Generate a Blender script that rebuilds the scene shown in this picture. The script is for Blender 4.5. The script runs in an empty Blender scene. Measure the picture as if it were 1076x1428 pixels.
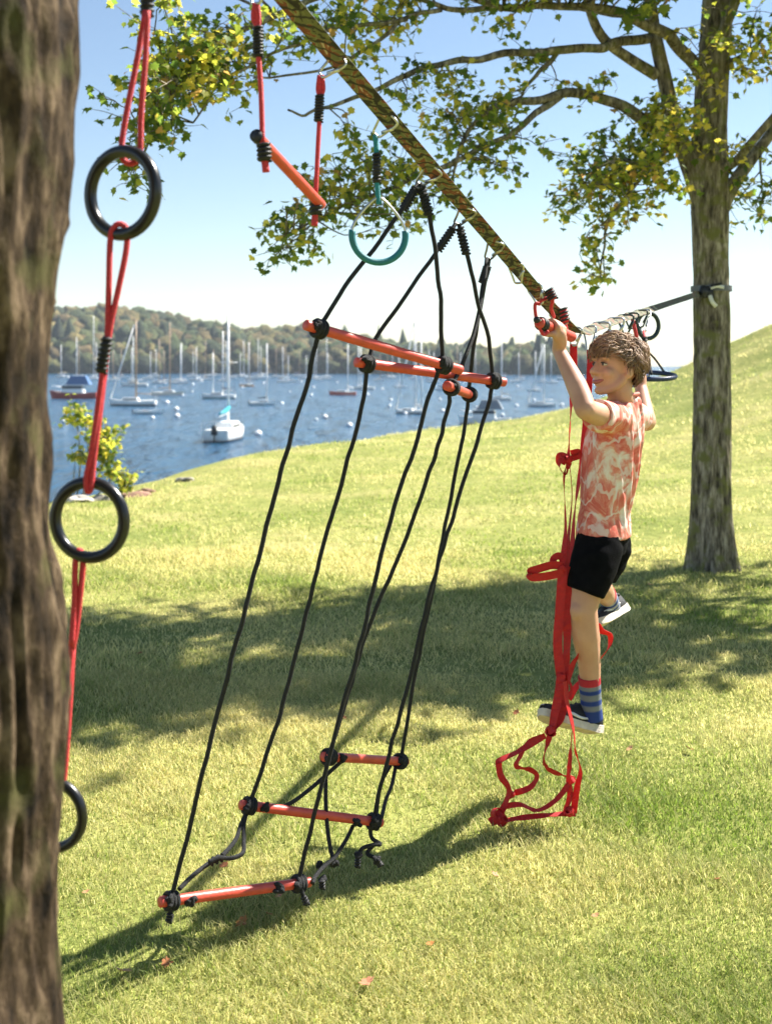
import bpy, math, random
import numpy as np
from mathutils import Vector, Matrix, Quaternion
random.seed(7); rng = np.random.default_rng(7)
R = math.radians
scn = bpy.context.scene
col = scn.collection

# ------------------------------------------------------------ camera, sky, sun, exposure
F = 1700.0; EYE = 1.87; CX = 538.0; HY = 500.0
cam_d = bpy.data.cameras.new('camera'); cam = bpy.data.objects.new('camera', cam_d); col.objects.link(cam)
cam.location = (0, 0, EYE); cam.rotation_euler = (R(90), 0, 0)
cam_d.sensor_fit = 'VERTICAL'; cam_d.sensor_height = 36; cam_d.sensor_width = 36
cam_d.lens = F / 1428 * 36; cam_d.shift_y = -(714 - HY) / 1428
cam_d.clip_start = 0.05; cam_d.clip_end = 12000
cam_d.dof.use_dof = True; cam_d.dof.focus_distance = 4.5; cam_d.dof.aperture_fstop = 3.9
scn.camera = cam

SX, SY = -0.77, -0.46                       # shadow offset on the ground per metre of height
el = math.atan2(1, math.hypot(SX, SY)); az = math.atan2(-SX, -SY)
world = bpy.data.worlds.new('World'); scn.world = world; world.use_nodes = True
wn = world.node_tree.nodes; wl = world.node_tree.links
bgn = wn['Background']; sky = wn.new('ShaderNodeTexSky')
sky.sky_type = 'NISHITA'; sky.sun_disc = False; sky.sun_elevation = el; sky.sun_rotation = az
sky.air_density = 1.0; sky.dust_density = 0.05; sky.ozone_density = 1.0
wl.new(sky.outputs[0], bgn.inputs[0]); bgn.inputs[1].default_value = 0.056
sun_d = bpy.data.lights.new('sun', 'SUN'); sun = bpy.data.objects.new('sun', sun_d); col.objects.link(sun)
sun_d.energy = 5.0; sun_d.angle = R(0.53); sun_d.color = (1.0, 0.95, 0.86)
sun.rotation_euler = Vector((SX, SY, -1)).to_track_quat('-Z', 'Y').to_euler()
sun.location = (8, 6, 12)
vs = scn.view_settings
vs.view_transform = 'Standard'; vs.look = 'None'; vs.gamma = 1; vs.use_curve_mapping = False; vs.exposure = 1.5
scn.cycles.max_bounces = 8; scn.cycles.transparent_max_bounces = 8

def P(px, py, d): return np.array([(px - CX) / F * d, d, EYE - (py - HY) / F * d])

# ------------------------------------------------------------ noise
def _h(i, j, k, s):
    n = (i * 374761393 + j * 668265263 + k * 2147483647 + s * 1274126177) & 0xffffffff
    n = ((n ^ (n >> 13)) * 1274126177) & 0xffffffff
    return ((n ^ (n >> 16)) & 0xffff) / 65535.0
def noise(x, y=0.0, z=0.0, s=0):
    x, y, z = np.broadcast_arrays(np.asarray(x, float), np.asarray(y, float), np.asarray(z, float))
    i = np.floor(x).astype(np.int64); j = np.floor(y).astype(np.int64); k = np.floor(z).astype(np.int64)
    u = x - i; v = y - j; w = z - k
    u = u * u * (3 - 2 * u); v = v * v * (3 - 2 * v); w = w * w * (3 - 2 * w)
    r = 0
    for a in (0, 1):
        for b in (0, 1):
            for c in (0, 1):
                r = r + _h(i + a, j + b, k + c, s) * (u if a else 1 - u) * (v if b else 1 - v) * (w if c else 1 - w)
    return r * 2 - 1
def fbm(x, y=0.0, z=0.0, s=0, o=3):
    t = 0; a = 1
    for q in range(o): t = t + a * noise(np.asarray(x) * 2 ** q, np.asarray(y) * 2 ** q, np.asarray(z) * 2 ** q, s + q); a *= .5
    return t

# ------------------------------------------------------------ materials
def new_mat(name):
    m = bpy.data.materials.new(name); m.use_nodes = True
    return m, m.node_tree.nodes, m.node_tree.links, m.node_tree.nodes['Principled BSDF']
def ramp(n, stops):
    r = n.new('ShaderNodeValToRGB'); e = r.color_ramp.elements
    while len(e) < len(stops): e.new(.5)
    for q, (p, c) in zip(e, stops): q.position = p; q.color = (*c, 1) if len(c) == 3 else c
    return r
def mat(name, c, rough=.5, metal=0, var=.12, scale=30, bump=0, bscale=80, stretch=None, spec=.5, coat=0):
    m, n, l, b = new_mat(name)
    b.inputs['Roughness'].default_value = rough; b.inputs['Metallic'].default_value = metal
    b.inputs['Specular IOR Level'].default_value = spec; b.inputs['Coat Weight'].default_value = coat
    tc = n.new('ShaderNodeTexCoord'); mp = n.new('ShaderNodeMapping'); l.new(tc.outputs['Object'], mp.inputs[0])
    if stretch: mp.inputs['Scale'].default_value = stretch
    t = n.new('ShaderNodeTexNoise'); t.inputs['Scale'].default_value = scale; t.inputs['Detail'].default_value = 4
    l.new(mp.outputs[0], t.inputs[0])
    lo = tuple(x * (1 - var * 1.6) for x in c); hi = tuple(min(1, x * (1 + var * 1.2)) for x in c)
    r = ramp(n, [(.3, lo), (.7, hi)]); l.new(t.outputs[0], r.inputs[0]); l.new(r.outputs[0], b.inputs['Base Color'])
    if bump:
        t2 = n.new('ShaderNodeTexNoise'); t2.inputs['Scale'].default_value = bscale; t2.inputs['Detail'].default_value = 3
        l.new(mp.outputs[0], t2.inputs[0]); bp = n.new('ShaderNodeBump'); bp.inputs['Strength'].default_value = bump
        bp.inputs['Distance'].default_value = .01
        l.new(t2.outputs[0], bp.inputs['Height']); l.new(bp.outputs[0], b.inputs['Normal'])
    return m
def leaf_mat(name, trans=.45, rough=.55):
    m, n, l, b = new_mat(name)
    a = n.new('ShaderNodeAttribute'); a.attribute_name = 'Col'
    l.new(a.outputs['Color'], b.inputs['Base Color']); b.inputs['Roughness'].default_value = rough
    b.inputs['Specular IOR Level'].default_value = .25
    tr = n.new('ShaderNodeBsdfTranslucent'); mx = n.new('ShaderNodeMixShader'); mx.inputs[0].default_value = trans
    hs = n.new('ShaderNodeHueSaturation'); hs.inputs['Value'].default_value = 1.7; hs.inputs['Saturation'].default_value = 1.05
    l.new(a.outputs['Color'], hs.inputs['Color']); l.new(hs.outputs[0], tr.inputs['Color'])
    l.new(b.outputs[0], mx.inputs[1]); l.new(tr.outputs[0], mx.inputs[2])
    l.new(mx.outputs[0], n['Material Output'].inputs['Surface'])
    return m
def attr_mat(name, rough=.6, bump=0, bscale=100, spec=.3):
    m, n, l, b = new_mat(name)
    a = n.new('ShaderNodeAttribute'); a.attribute_name = 'Col'
    l.new(a.outputs['Color'], b.inputs['Base Color']); b.inputs['Roughness'].default_value = rough
    b.inputs['Specular IOR Level'].default_value = spec
    if bump:
        tc = n.new('ShaderNodeTexCoord'); t = n.new('ShaderNodeTexNoise'); t.inputs['Scale'].default_value = bscale
        l.new(tc.outputs['Object'], t.inputs[0]); bp = n.new('ShaderNodeBump'); bp.inputs['Strength'].default_value = bump
        bp.inputs['Distance'].default_value = .01
        l.new(t.outputs[0], bp.inputs['Height']); l.new(bp.outputs[0], b.inputs['Normal'])
    return m
def bark_mat(name, dark, mid, light, moss, moss_amt, sc=1.0, zs=.22):
    m, n, l, b = new_mat(name); b.inputs['Roughness'].default_value = .9; b.inputs['Specular IOR Level'].default_value = .15
    tc = n.new('ShaderNodeTexCoord'); mp = n.new('ShaderNodeMapping'); mp.inputs['Scale'].default_value = (sc, sc, sc * zs)
    l.new(tc.outputs['Object'], mp.inputs[0])
    t = n.new('ShaderNodeTexNoise'); t.inputs['Scale'].default_value = 22; t.inputs['Detail'].default_value = 8; t.inputs['Roughness'].default_value = .65
    l.new(mp.outputs[0], t.inputs[0])
    r = ramp(n, [(.36, dark), (.5, mid), (.66, light)]); l.new(t.outputs[0], r.inputs[0])
    t2 = n.new('ShaderNodeTexNoise'); t2.inputs['Scale'].default_value = 9; t2.inputs['Detail'].default_value = 6
    l.new(tc.outputs['Object'], t2.inputs[0])
    r2 = ramp(n, [(1 - moss_amt - .08, (0, 0, 0)), (1 - moss_amt + .08, (1, 1, 1))]); l.new(t2.outputs[0], r2.inputs[0])
    mx = n.new('ShaderNodeMixRGB'); mx.inputs[2].default_value = (*moss, 1)
    l.new(r2.outputs[0], mx.inputs[0]); l.new(r.outputs[0], mx.inputs[1]); l.new(mx.outputs[0], b.inputs['Base Color'])
    bp = n.new('ShaderNodeBump'); bp.inputs['Strength'].default_value = .9; bp.inputs['Distance'].default_value = .02
    l.new(t.outputs[0], bp.inputs['Height']); l.new(bp.outputs[0], b.inputs['Normal'])
    return m

M = {}
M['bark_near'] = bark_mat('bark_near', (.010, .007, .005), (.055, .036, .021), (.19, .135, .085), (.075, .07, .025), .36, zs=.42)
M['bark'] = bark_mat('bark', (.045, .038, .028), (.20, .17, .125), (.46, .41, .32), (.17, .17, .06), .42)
M['leaf'] = leaf_mat('leaf', .6)
M['grass'] = leaf_mat('grass', .5, .6)
M['fallen'] = attr_mat('fallen', .7)
M['rope_black'] = mat('rope_black', (.016, .016, .018), .75, bump=.8, bscale=420, var=.3, scale=300)
M['rope_red'] = mat('rope_red', (.62, .035, .045), .6, bump=.5, bscale=400, var=.15, scale=200)
M['rope_teal'] = mat('rope_teal', (.01, .22, .25), .6, bump=.5, bscale=400, var=.15, scale=200)
M['tape_black'] = mat('tape_black', (.012, .012, .014), .55, var=.2)
M['bar_red'] = mat('bar_red', (.60, .075, .045), .42, var=.10, scale=25, bump=.15, bscale=60)
M['cap_black'] = mat('cap_black', (.015, .017, .022), .5)
M['ring_black'] = mat('ring_black', (.012, .012, .012), .28, var=.2, scale=12)
M['ring_green'] = mat('ring_green', (.012, .03, .028), .4)
M['steel'] = mat('steel', (.55, .55, .52), .28, metal=1, var=.1)
M['grip_teal'] = mat('grip_teal', (.01, .17, .20), .5, bump=.3, bscale=300)
M['hoop_blue'] = mat('hoop_blue', (.015, .03, .09), .45)
M['white_plastic'] = mat('white_plastic', (.75, .75, .72), .5, var=.05)
M['strap_red'] = mat('strap_red', (.66, .022, .022), .62, bump=.35, bscale=500, var=.10, scale=60)
M['rock'] = mat('rock', (.36, .33, .29), .9, var=.35, scale=3, bump=.8, bscale=8)
M['rock_red'] = mat('rock_red', (.30, .17, .12), .9, var=.35, scale=4, bump=.8, bscale=8)

# camouflage webbing
m, n, l, b = new_mat('camo'); M['camo'] = m; b.inputs['Roughness'].default_value = .75
uv = n.new('ShaderNodeUVMap'); mp = n.new('ShaderNodeMapping'); l.new(uv.outputs[0], mp.inputs[0]); mp.inputs['Scale'].default_value = (9, .8, 1)
t = n.new('ShaderNodeTexNoise'); t.inputs['Scale'].default_value = 1.3; t.inputs['Detail'].default_value = 2; t.inputs['Distortion'].default_value = 1.6
l.new(mp.outputs[0], t.inputs[0])
r = ramp(n, [(.0, (.016, .013, .01)), (.38, (.03, .028, .018)), (.42, (.12, .13, .05)), (.52, (.20, .20, .09)), (.56, (.16, .05, .025)), (.66, (.26, .10, .05)), (.70, (.42, .36, .24))]); r.color_ramp.interpolation = 'CONSTANT'
l.new(t.outputs[0], r.inputs[0])
wv = n.new('ShaderNodeTexWave'); wv.inputs['Scale'].default_value = 1.1; wv.inputs['Distortion'].default_value = 9; wv.inputs['Detail'].default_value = 2
mp2 = n.new('ShaderNodeMapping'); l.new(uv.outputs[0], mp2.inputs[0]); mp2.inputs['Scale'].default_value = (7, .9, 1); mp2.inputs['Rotation'].default_value = (0, 0, .6)
l.new(mp2.outputs[0], wv.inputs[0])
r2 = ramp(n, [(.12, (1, 1, 1)), (.2, (0, 0, 0))]); l.new(wv.outputs[0], r2.inputs[0])
mx = n.new('ShaderNodeMixRGB'); l.new(r2.outputs[0], mx.inputs[0]); l.new(r.outputs[0], mx.inputs[1]); mx.inputs[2].default_value = (.022, .02, .014, 1)
l.new(mx.outputs[0], b.inputs['Base Color'])

# lawn
m, n, l, b = new_mat('lawn'); M['lawn'] = m; b.inputs['Roughness'].default_value = .9; b.inputs['Specular IOR Level'].default_value = .1
tc = n.new('ShaderNodeTexCoord')
def tex(scale, det=5, rough=.6):
    t = n.new('ShaderNodeTexNoise'); t.inputs['Scale'].default_value = scale; t.inputs['Detail'].default_value = det; t.inputs['Roughness'].default_value = rough
    l.new(tc.outputs['Object'], t.inputs[0]); return t
t1 = tex(.55, 4); t2 = tex(7, 6, .7); t3 = tex(60, 4, .7)
ra = ramp(n, [(.35, (.21, .235, .06)), (.5, (.28, .285, .085)), (.66, (.37, .335, .13))]); l.new(t1.outputs[0], ra.inputs[0])
rb = ramp(n, [(.3, (.55, .62, .5)), (.55, (1, 1, 1)), (.75, (1.15, 1.1, 1.05))]); l.new(t2.outputs[0], rb.inputs[0])
rc = ramp(n, [(.3, (.5, .55, .45)), (.6, (1.1, 1.1, 1.1))]); l.new(t3.outputs[0], rc.inputs[0])
mA = n.new('ShaderNodeMixRGB'); mA.blend_type = 'MULTIPLY'; mA.inputs[0].default_value = 1; l.new(ra.outputs[0], mA.inputs[1]); l.new(rb.outputs[0], mA.inputs[2])
mB = n.new('ShaderNodeMixRGB'); mB.blend_type = 'MULTIPLY'; mB.inputs[0].default_value = .7; l.new(mA.outputs[0], mB.inputs[1]); l.new(rc.outputs[0], mB.inputs[2])
l.new(mB.outputs[0], b.inputs['Base Color'])
bp = n.new('ShaderNodeBump'); bp.inputs['Strength'].default_value = .8; bp.inputs['Distance'].default_value = .05
l.new(t2.outputs[0], bp.inputs['Height']); l.new(bp.outputs[0], b.inputs['Normal'])

# water
m, n, l, b = new_mat('water'); M['water'] = m
b.inputs['Base Color'].default_value = (.006, .075, .165, 1); b.inputs['Roughness'].default_value = .18; b.inputs['IOR'].default_value = 1.33
tc = n.new('ShaderNodeTexCoord'); mp = n.new('ShaderNodeMapping'); l.new(tc.outputs['Object'], mp.inputs[0]); mp.inputs['Scale'].default_value = (1, .45, 1)
t = n.new('ShaderNodeTexNoise'); t.inputs['Scale'].default_value = .55; t.inputs['Detail'].default_value = 9; t.inputs['Roughness'].default_value = .62; l.new(mp.outputs[0], t.inputs[0])
mp2 = n.new('ShaderNodeMapping'); l.new(tc.outputs['Object'], mp2.inputs[0]); mp2.inputs['Scale'].default_value = (.30, .075, 1)
t2 = n.new('ShaderNodeTexNoise'); t2.inputs['Scale'].default_value = 1; t2.inputs['Detail'].default_value = 4; t2.inputs['Roughness'].default_value = .6; l.new(mp2.outputs[0], t2.inputs[0])
ad = n.new('ShaderNodeMath'); ad.operation = 'MULTIPLY_ADD'; ad.inputs[1].default_value = 3.0; l.new(t2.outputs[0], ad.inputs[0]); l.new(t.outputs[0], ad.inputs[2])
bp = n.new('ShaderNodeBump'); bp.inputs['Strength'].default_value = 1; bp.inputs['Distance'].default_value = 2.2
l.new(ad.outputs[0], bp.inputs['Height']); l.new(bp.outputs[0], b.inputs['Normal'])

# ------------------------------------------------------------ objects and mesh helpers
OFF = {}
def setp(o, label=None, cat=None, group=None, kind=None):
    if label: o['label'] = label
    if cat: o['category'] = cat
    if group: o['group'] = group
    if kind: o['kind'] = kind
    return o
def thing(name, label, cat, loc=(0, 0, 0), group=None):
    o = bpy.data.objects.new(name, None); col.objects.link(o); o.location = loc; o.empty_display_size = .1
    OFF[o.name] = np.array(loc, float)
    return setp(o, label, cat, group)
class MB:
    def __init__(s): s.v = []; s.f = []; s.n = 0; s.c = []
    def add(s, v, f, c=None):
        v = np.asarray(v, float).reshape(-1, 3); s.v.append(v)
        s.f += [tuple(i + s.n for i in q) for q in f]; s.n += len(v)
        if c is not None: s.c.append(np.tile(np.asarray(c, float), (len(v), 1)) if np.ndim(c) == 1 else np.asarray(c, float))
        return s
    def build(s, name, m, parent=None, smooth=True, uvs=None):
        v = np.concatenate(s.v)
        return mesh(name, v, s.f, m, parent, smooth, np.concatenate(s.c) if s.c else None)
def mesh(name, v, f, m, parent=None, smooth=True, colr=None):
    v = np.asarray(v, float).reshape(-1, 3)
    off = OFF.get(parent.name, np.zeros(3)) if parent else np.zeros(3)
    me = bpy.data.meshes.new(name); me.from_pydata((v - off).tolist(), [], f)
    if smooth: me.polygons.foreach_set('use_smooth', np.ones(len(me.polygons), bool))
    if colr is not None:
        a = me.color_attributes.new('Col', 'FLOAT_COLOR', 'POINT')
        a.data.foreach_set('color', np.concatenate([colr, np.ones((len(colr), 1))], 1).astype(np.float32).ravel())
    me.update()
    o = bpy.data.objects.new(name, me); col.objects.link(o)
    if m: me.materials.append(M[m] if isinstance(m, str) else m)
    if parent: o.parent = parent
    OFF[o.name] = off
    return o
def fast_mesh(name, v, tris, m, colr=None, parent=None):
    off = OFF.get(parent.name, np.zeros(3)) if parent else np.zeros(3)
    me = bpy.data.meshes.new(name); k = tris.shape[1]
    me.vertices.add(len(v)); me.vertices.foreach_set('co', (v - off).astype(np.float32).ravel())
    me.loops.add(tris.size); me.loops.foreach_set('vertex_index', tris.astype(np.int32).ravel())
    me.polygons.add(len(tris)); me.polygons.foreach_set('loop_start', (np.arange(len(tris)) * k).astype(np.int32))
    me.polygons.foreach_set('loop_total', np.full(len(tris), k, np.int32))
    if colr is not None:
        a = me.color_attributes.new('Col', 'FLOAT_COLOR', 'POINT')
        a.data.foreach_set('color', np.concatenate([colr, np.ones((len(colr), 1))], 1).astype(np.float32).ravel())
    me.update(calc_edges=True); me.validate()
    o = bpy.data.objects.new(name, me); col.objects.link(o); me.materials.append(M[m])
    if parent: o.parent = parent
    OFF[o.name] = off
    return o
def catmull(p, k=6):
    p = np.asarray(p, float)
    if len(p) < 3: return np.array([p[0] + (p[-1] - p[0]) * t for t in np.linspace(0, 1, k + 1)])
    q = np.vstack([2 * p[0] - p[1], p, 2 * p[-1] - p[-2]]); out = []
    for i in range(1, len(q) - 2):
        for t in np.arange(k) / k:
            a, b_, c, d = q[i - 1], q[i], q[i + 1], q[i + 2]
            out.append(.5 * (2 * b_ + (c - a) * t + (2 * a - 5 * b_ + 4 * c - d) * t * t + (3 * b_ - a - 3 * c + d) * t ** 3))
    out.append(p[-1]); return np.array(out)
def unit(v):
    v = np.asarray(v, float); return v / (np.linalg.norm(v) + 1e-12)
def frames(p, closed=False):
    t = np.gradient(p, axis=0) if not closed else np.roll(p, -1, 0) - np.roll(p, 1, 0)
    t = t / (np.linalg.norm(t, axis=1, keepdims=True) + 1e-12)
    a = np.array([0, 0, 1.]) if abs(t[0][2]) < .9 else np.array([1., 0, 0])
    n = unit(a - t[0] * a.dot(t[0])); N = []
    for i in range(len(p)):
        n = unit(n - t[i] * n.dot(t[i])); N.append(n)
    N = np.array(N); return t, N, np.cross(t, N)
def tube(mb, p, r, sides=8, closed=False, cap=True, c=None):
    p = np.asarray(p, float); t, N, B = frames(p, closed)
    r = np.full(len(p), r) if np.isscalar(r) else np.interp(np.linspace(0, 1, len(p)), np.linspace(0, 1, len(r)), r)
    a = np.arange(sides) * 2 * math.pi / sides
    v = p[:, None] + r[:, None, None] * (np.cos(a)[None, :, None] * N[:, None] + np.sin(a)[None, :, None] * B[:, None])
    m_ = len(p); f = []
    for i in range(m_ if closed else m_ - 1):
        j = (i + 1) % m_
        for k in range(sides):
            k2 = (k + 1) % sides; f.append((i * sides + k, i * sides + k2, j * sides + k2, j * sides + k))
    if cap and not closed:
        f.append(tuple(range(sides - 1, -1, -1))); f.append(tuple((m_ - 1) * sides + k for k in range(sides)))
    cc = None
    if c is not None: cc = np.repeat(np.asarray(c), sides, axis=0) if np.ndim(c) == 2 else c
    mb.add(v.reshape(-1, 3), f, cc); return mb
def ribbon(mb, p, w, th=.002, wdir=None, twist=None):
    """flat strap along p: rectangular section w x th"""
    p = np.asarray(p, float); t = np.gradient(p, axis=0); t /= np.linalg.norm(t, axis=1, keepdims=True) + 1e-12
    W = np.tile(np.array([1., 0, 0]) if wdir is None else unit(wdir), (len(p), 1)) if wdir is None or np.ndim(wdir) == 1 else np.asarray(wdir, float)
    W = W - t * np.sum(W * t, 1, keepdims=True); W /= np.linalg.norm(W, axis=1, keepdims=True) + 1e-9
    if twist is not None:
        a = np.interp(np.linspace(0, 1, len(p)), np.linspace(0, 1, len(twist)), twist)[:, None]
        W = W * np.cos(a) + np.cross(t, W) * np.sin(a)
    U = np.cross(t, W); v = []
    w = np.full(len(p), w) if np.isscalar(w) else np.interp(np.linspace(0, 1, len(p)), np.linspace(0, 1, len(w)), w)
    w = w[:, None]
    v = np.stack([p + W * w / 2 + U * th / 2, p - W * w / 2 + U * th / 2, p - W * w / 2 - U * th / 2, p + W * w / 2 - U * th / 2], 1)
    f = [(3, 2, 1, 0)]
    for i in range(len(p) - 1):
        for k in range(4): f.append((i * 4 + k, i * 4 + (k + 1) % 4, i * 4 + 4 + (k + 1) % 4, i * 4 + 4 + k))
    e = (len(p) - 1) * 4; f.append((e, e + 1, e + 2, e + 3)); mb.add(v.reshape(-1, 3), f); return mb
_ico = {}
def ico(sub):
    if sub not in _ico:
        import bmesh
        bm = bmesh.new(); bmesh.ops.create_icosphere(bm, subdivisions=sub, radius=1)
        _ico[sub] = (np.array([v.co[:] for v in bm.verts]), [tuple(v.index for v in f.verts) for f in bm.faces]); bm.free()
    return _ico[sub]
def blob(mb, c, r, rot=None, sub=2, c_=None):
    v, f = ico(sub); v = v * np.asarray(r)
    if rot is not None: v = v @ np.asarray(rot)           # rows of rot = local axes in world
    mb.add(v + np.asarray(c), f, c_); return mb
def torus_path(c, r, ax, ay, k=28, rx=None):
    a = np.arange(k) * 2 * math.pi / k
    return np.asarray(c) + np.cos(a)[:, None] * np.asarray(ax) * (rx or r) + np.sin(a)[:, None] * np.asarray(ay) * r
def wrap(mb, p0, p1, R_, r_, turns):
    """a coil of cord whipped round an axis from p0 to p1"""
    p0 = np.asarray(p0, float); ax = unit(p1 - p0); L = np.linalg.norm(p1 - p0)
    a = unit(np.cross(ax, [0.3, .9, .2])); b_ = np.cross(ax, a); k = max(12, int(turns * 10)); s = np.linspace(0, 1, k)
    ph = s * turns * 2 * math.pi
    tube(mb, p0 + ax * (s * L)[:, None] + R_ * (np.cos(ph)[:, None] * a + np.sin(ph)[:, None] * b_), r_, 6)
def knot(mb, c, s, seed=0, r=None):
    g = np.random.default_rng(seed); r = r or s * .3; q = []
    for i in range(9): q.append(np.asarray(c) + unit(g.normal(size=3)) * s * g.uniform(.55, .85))
    q.append(q[0]); tube(mb, catmull(q, 6), r, 6); blob(mb, c, s * .6, sub=1)
def box(mb, c, ax, ay, az_, sx, sy, sz, taper=1, c_=None):
    v = []
    for z in (-1, 1):
        k = 1 if z < 0 else taper
        for x, y in ((-1, -1), (1, -1), (1, 1), (-1, 1)):
            v.append(np.asarray(c) + np.asarray(ax) * x * sx / 2 * k + np.asarray(ay) * y * sy / 2 * k + np.asarray(az_) * z * sz / 2)
    mb.add(v, [(3, 2, 1, 0), (4, 5, 6, 7), (0, 1, 5, 4), (1, 2, 6, 5), (2, 3, 7, 6), (3, 0, 4, 7)], c_); return mb
def ipath(pts, d0, d1, k=4, jit=0):
    """image points + depths at the two ends -> smooth 3D path"""
    pts = np.asarray(pts, float); s = np.concatenate([[0], np.cumsum(np.linalg.norm(np.diff(pts, axis=0), axis=1))]); s /= s[-1]
    q = [P(a, b_, d0 + (d1 - d0) * t) for (a, b_), t in zip(pts, s)]
    return catmull(q, k)

# ------------------------------------------------------------ terrain
ctrl = [(x, y, 0.0) for x in (-3, 0, 3) for y in (-6, 0, 5, 10)] + [
    (-4, 17, -.10), (-2.6, 21, -.06), (-1.65, 26, .02), (1.2, 32, 0.0), (5, 38, .1), (8.5, 40, .93), (11.4, 36, 2.82),
    (6, 20, .28), (8.6, 28, 1.42), (3, 20, .08), (5, 30, .22), (16, 34, 4.2), (14, 24, 2.2), (10, 15, .7), (16, 12, 1.5), (8, 4, .25), (18, 0, 1.2), (22, 36, 5.4), (30, 20, 5.6),
    (-7, 12, -.16), (-10, 6, -.25), (-12, -4, -.3), (14, 50, 2.6), (24, 56, 5.), (40, 40, 7.), (40, 0, 5.)]
C_ = np.array(ctrl)
def _phi(r2): return .5 * r2 * np.log(r2 + 1e-9)
nC = len(C_); d2 = ((C_[:, None, :2] - C_[None, :, :2]) ** 2).sum(-1); A = np.zeros((nC + 3, nC + 3))
A[:nC, :nC] = _phi(d2) + np.eye(nC) * 2.0; A[:nC, nC] = 1; A[:nC, nC + 1:] = C_[:, :2]; A[nC:, :nC] = A[:nC, nC:].T
W_ = np.linalg.solve(A, np.concatenate([C_[:, 2], np.zeros(3)]))
BROW = np.array([(-40, -30), (-16, 4), (-9, 11.5), (-4, 17.2), (-2.6, 21.2), (-1.65, 26), (1.2, 32), (5, 38), (9, 41.5), (14, 44), (30, 60), (60, 90)], float)
def brow_dist(x, y):
    best = np.full(x.shape, 1e9); sg = np.ones(x.shape)
    for a, b_ in zip(BROW[:-1], BROW[1:]):
        e = b_ - a; t = np.clip(((x - a[0]) * e[0] + (y - a[1]) * e[1]) / (e @ e), 0, 1)
        dx = x - a[0] - t * e[0]; dy = y - a[1] - t * e[1]; dd = np.hypot(dx, dy)
        s_ = np.sign(e[0] * (y - a[1]) - e[1] * (x - a[0])); u = dd < best; best = np.where(u, dd, best); sg = np.where(u, s_, sg)
    return best * sg
def H(x, y):
    x = np.asarray(x, float); y = np.asarray(y, float); shp = np.broadcast(x, y).shape
    x = np.broadcast_to(x, shp).ravel(); y = np.broadcast_to(y, shp).ravel(); z = np.zeros(len(x))
    for q in range(0, len(x), 60000):
        xx, yy = x[q:q + 60000], y[q:q + 60000]
        r2 = (xx[:, None] - C_[None, :, 0]) ** 2 + (yy[:, None] - C_[None, :, 1]) ** 2
        z[q:q + 60000] = _phi(r2) @ W_[:nC] + W_[nC] + W_[nC + 1] * xx + W_[nC + 2] * yy
    z = np.clip(z, -6, 14)
    s = np.maximum(brow_dist(x, y), 0)
    z = z - np.where(s < 3, s * s * .085, .765 + (s - 3) * .51)
    far = np.clip((y - 8) / 12, 0, 1)
    z = z + .018 * fbm(x * .9, y * .9, 0, 3) * np.clip(y / 6, 0, 1) + .05 * far * fbm(x * .35, y * .35, 0, 9)
    hill = np.clip((x - 7) / 4, 0, 1) * np.clip((y - 20) / 10, 0, 1)
    z = z + hill * .16 * noise(x * .22 + y * .05, y * .75, 0, 21)
    return np.maximum(z, -7).reshape(shp)
def hz(x, y): return float(H(np.array([x]), np.array([y]))[0])
gx = np.concatenate([np.linspace(-60, -14, 24)[:-1], np.linspace(-14, 16, 170), np.linspace(16, 90, 40)[1:]])
gy = np.concatenate([np.linspace(-40, -2, 20)[:-1], np.linspace(-2, 48, 260), np.linspace(48, 120, 40)[1:]])
X, Y = np.meshgrid(gx, gy); Z = H(X, Y); nx, ny = len(gx), len(gy)
V = np.stack([X, Y, Z], -1).reshape(-1, 3); ii = (np.arange(ny - 1)[:, None] * nx + np.arange(nx - 1)[None]).ravel()
lawn = fast_mesh('lawn', V, np.stack([ii, ii + 1, ii + nx + 1, ii + nx], 1), 'lawn'); setp(lawn, 'sloping sunlit lawn running down to the harbour', kind='structure')
lawn.data.polygons.foreach_set('use_smooth', np.ones(len(lawn.data.polygons), bool))
WZ = -4.4; DW = EYE - WZ
wv_, wf_ = [(-1400, -60, WZ), (1400, -60, WZ), (1400, 1000, WZ), (-1400, 1000, WZ)], [(0, 1, 2, 3)]
setp(mesh('water', wv_, wf_, 'water', smooth=False), 'rippled blue harbour water', kind='structure')

# far shore: land and its wood
cols = np.linspace(-900, 1900, 130)
top = np.interp(cols, [-900, 0, 90, 150, 200, 250, 300, 340, 400, 440, 480, 540, 600, 680, 740, 790, 825, 850, 1900],
                [452, 440, 437, 438, 441, 449, 461, 468, 467, 466, 478, 487, 490, 497, 493, 496, 506, 532, 532])
dsh = np.interp(cols, [-900, 90, 400, 760, 1900], [560, 500, 505, 470, 420]); drg = dsh + np.interp(cols, [-900, 90, 340, 540, 800, 1900], [170, 150, 130, 90, 90, 120])
crown = 7.0
zr = EYE + (HY - top) / F * drg - crown * .8
def hillpt(c, s):
    d = np.interp(c, cols, dsh) * (1 - s) + np.interp(c, cols, drg) * s
    zt = np.interp(c, cols, zr); z = WZ - .3 + (zt - WZ + .3) * np.sin(np.clip(s, 0, 1) * math.pi / 2) ** .9
    return (c - CX) / F * d, d, z
S_ = np.linspace(0, 1, 9); hv = []
for c in cols:
    for s in S_: hv.append(hillpt(c, s))
    x_, y_, z_ = hv[-1]; hv.append((x_ * 1.3, y_ * 1.3, WZ - 1))
k = len(S_) + 1; hf = [(i * k + j, (i + 1) * k + j, (i + 1) * k + j + 1, i * k + j + 1) for i in range(len(cols) - 1) for j in range(k - 1)]
M['hill'] = mat('hill', (.11, .10, .06), .95, var=.4, scale=.12)
setp(mesh('hills', hv, hf, 'hill'), 'low wooded land on the far side of the harbour', kind='structure')
M['wood'] = leaf_mat('wood', .2, .8)
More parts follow.
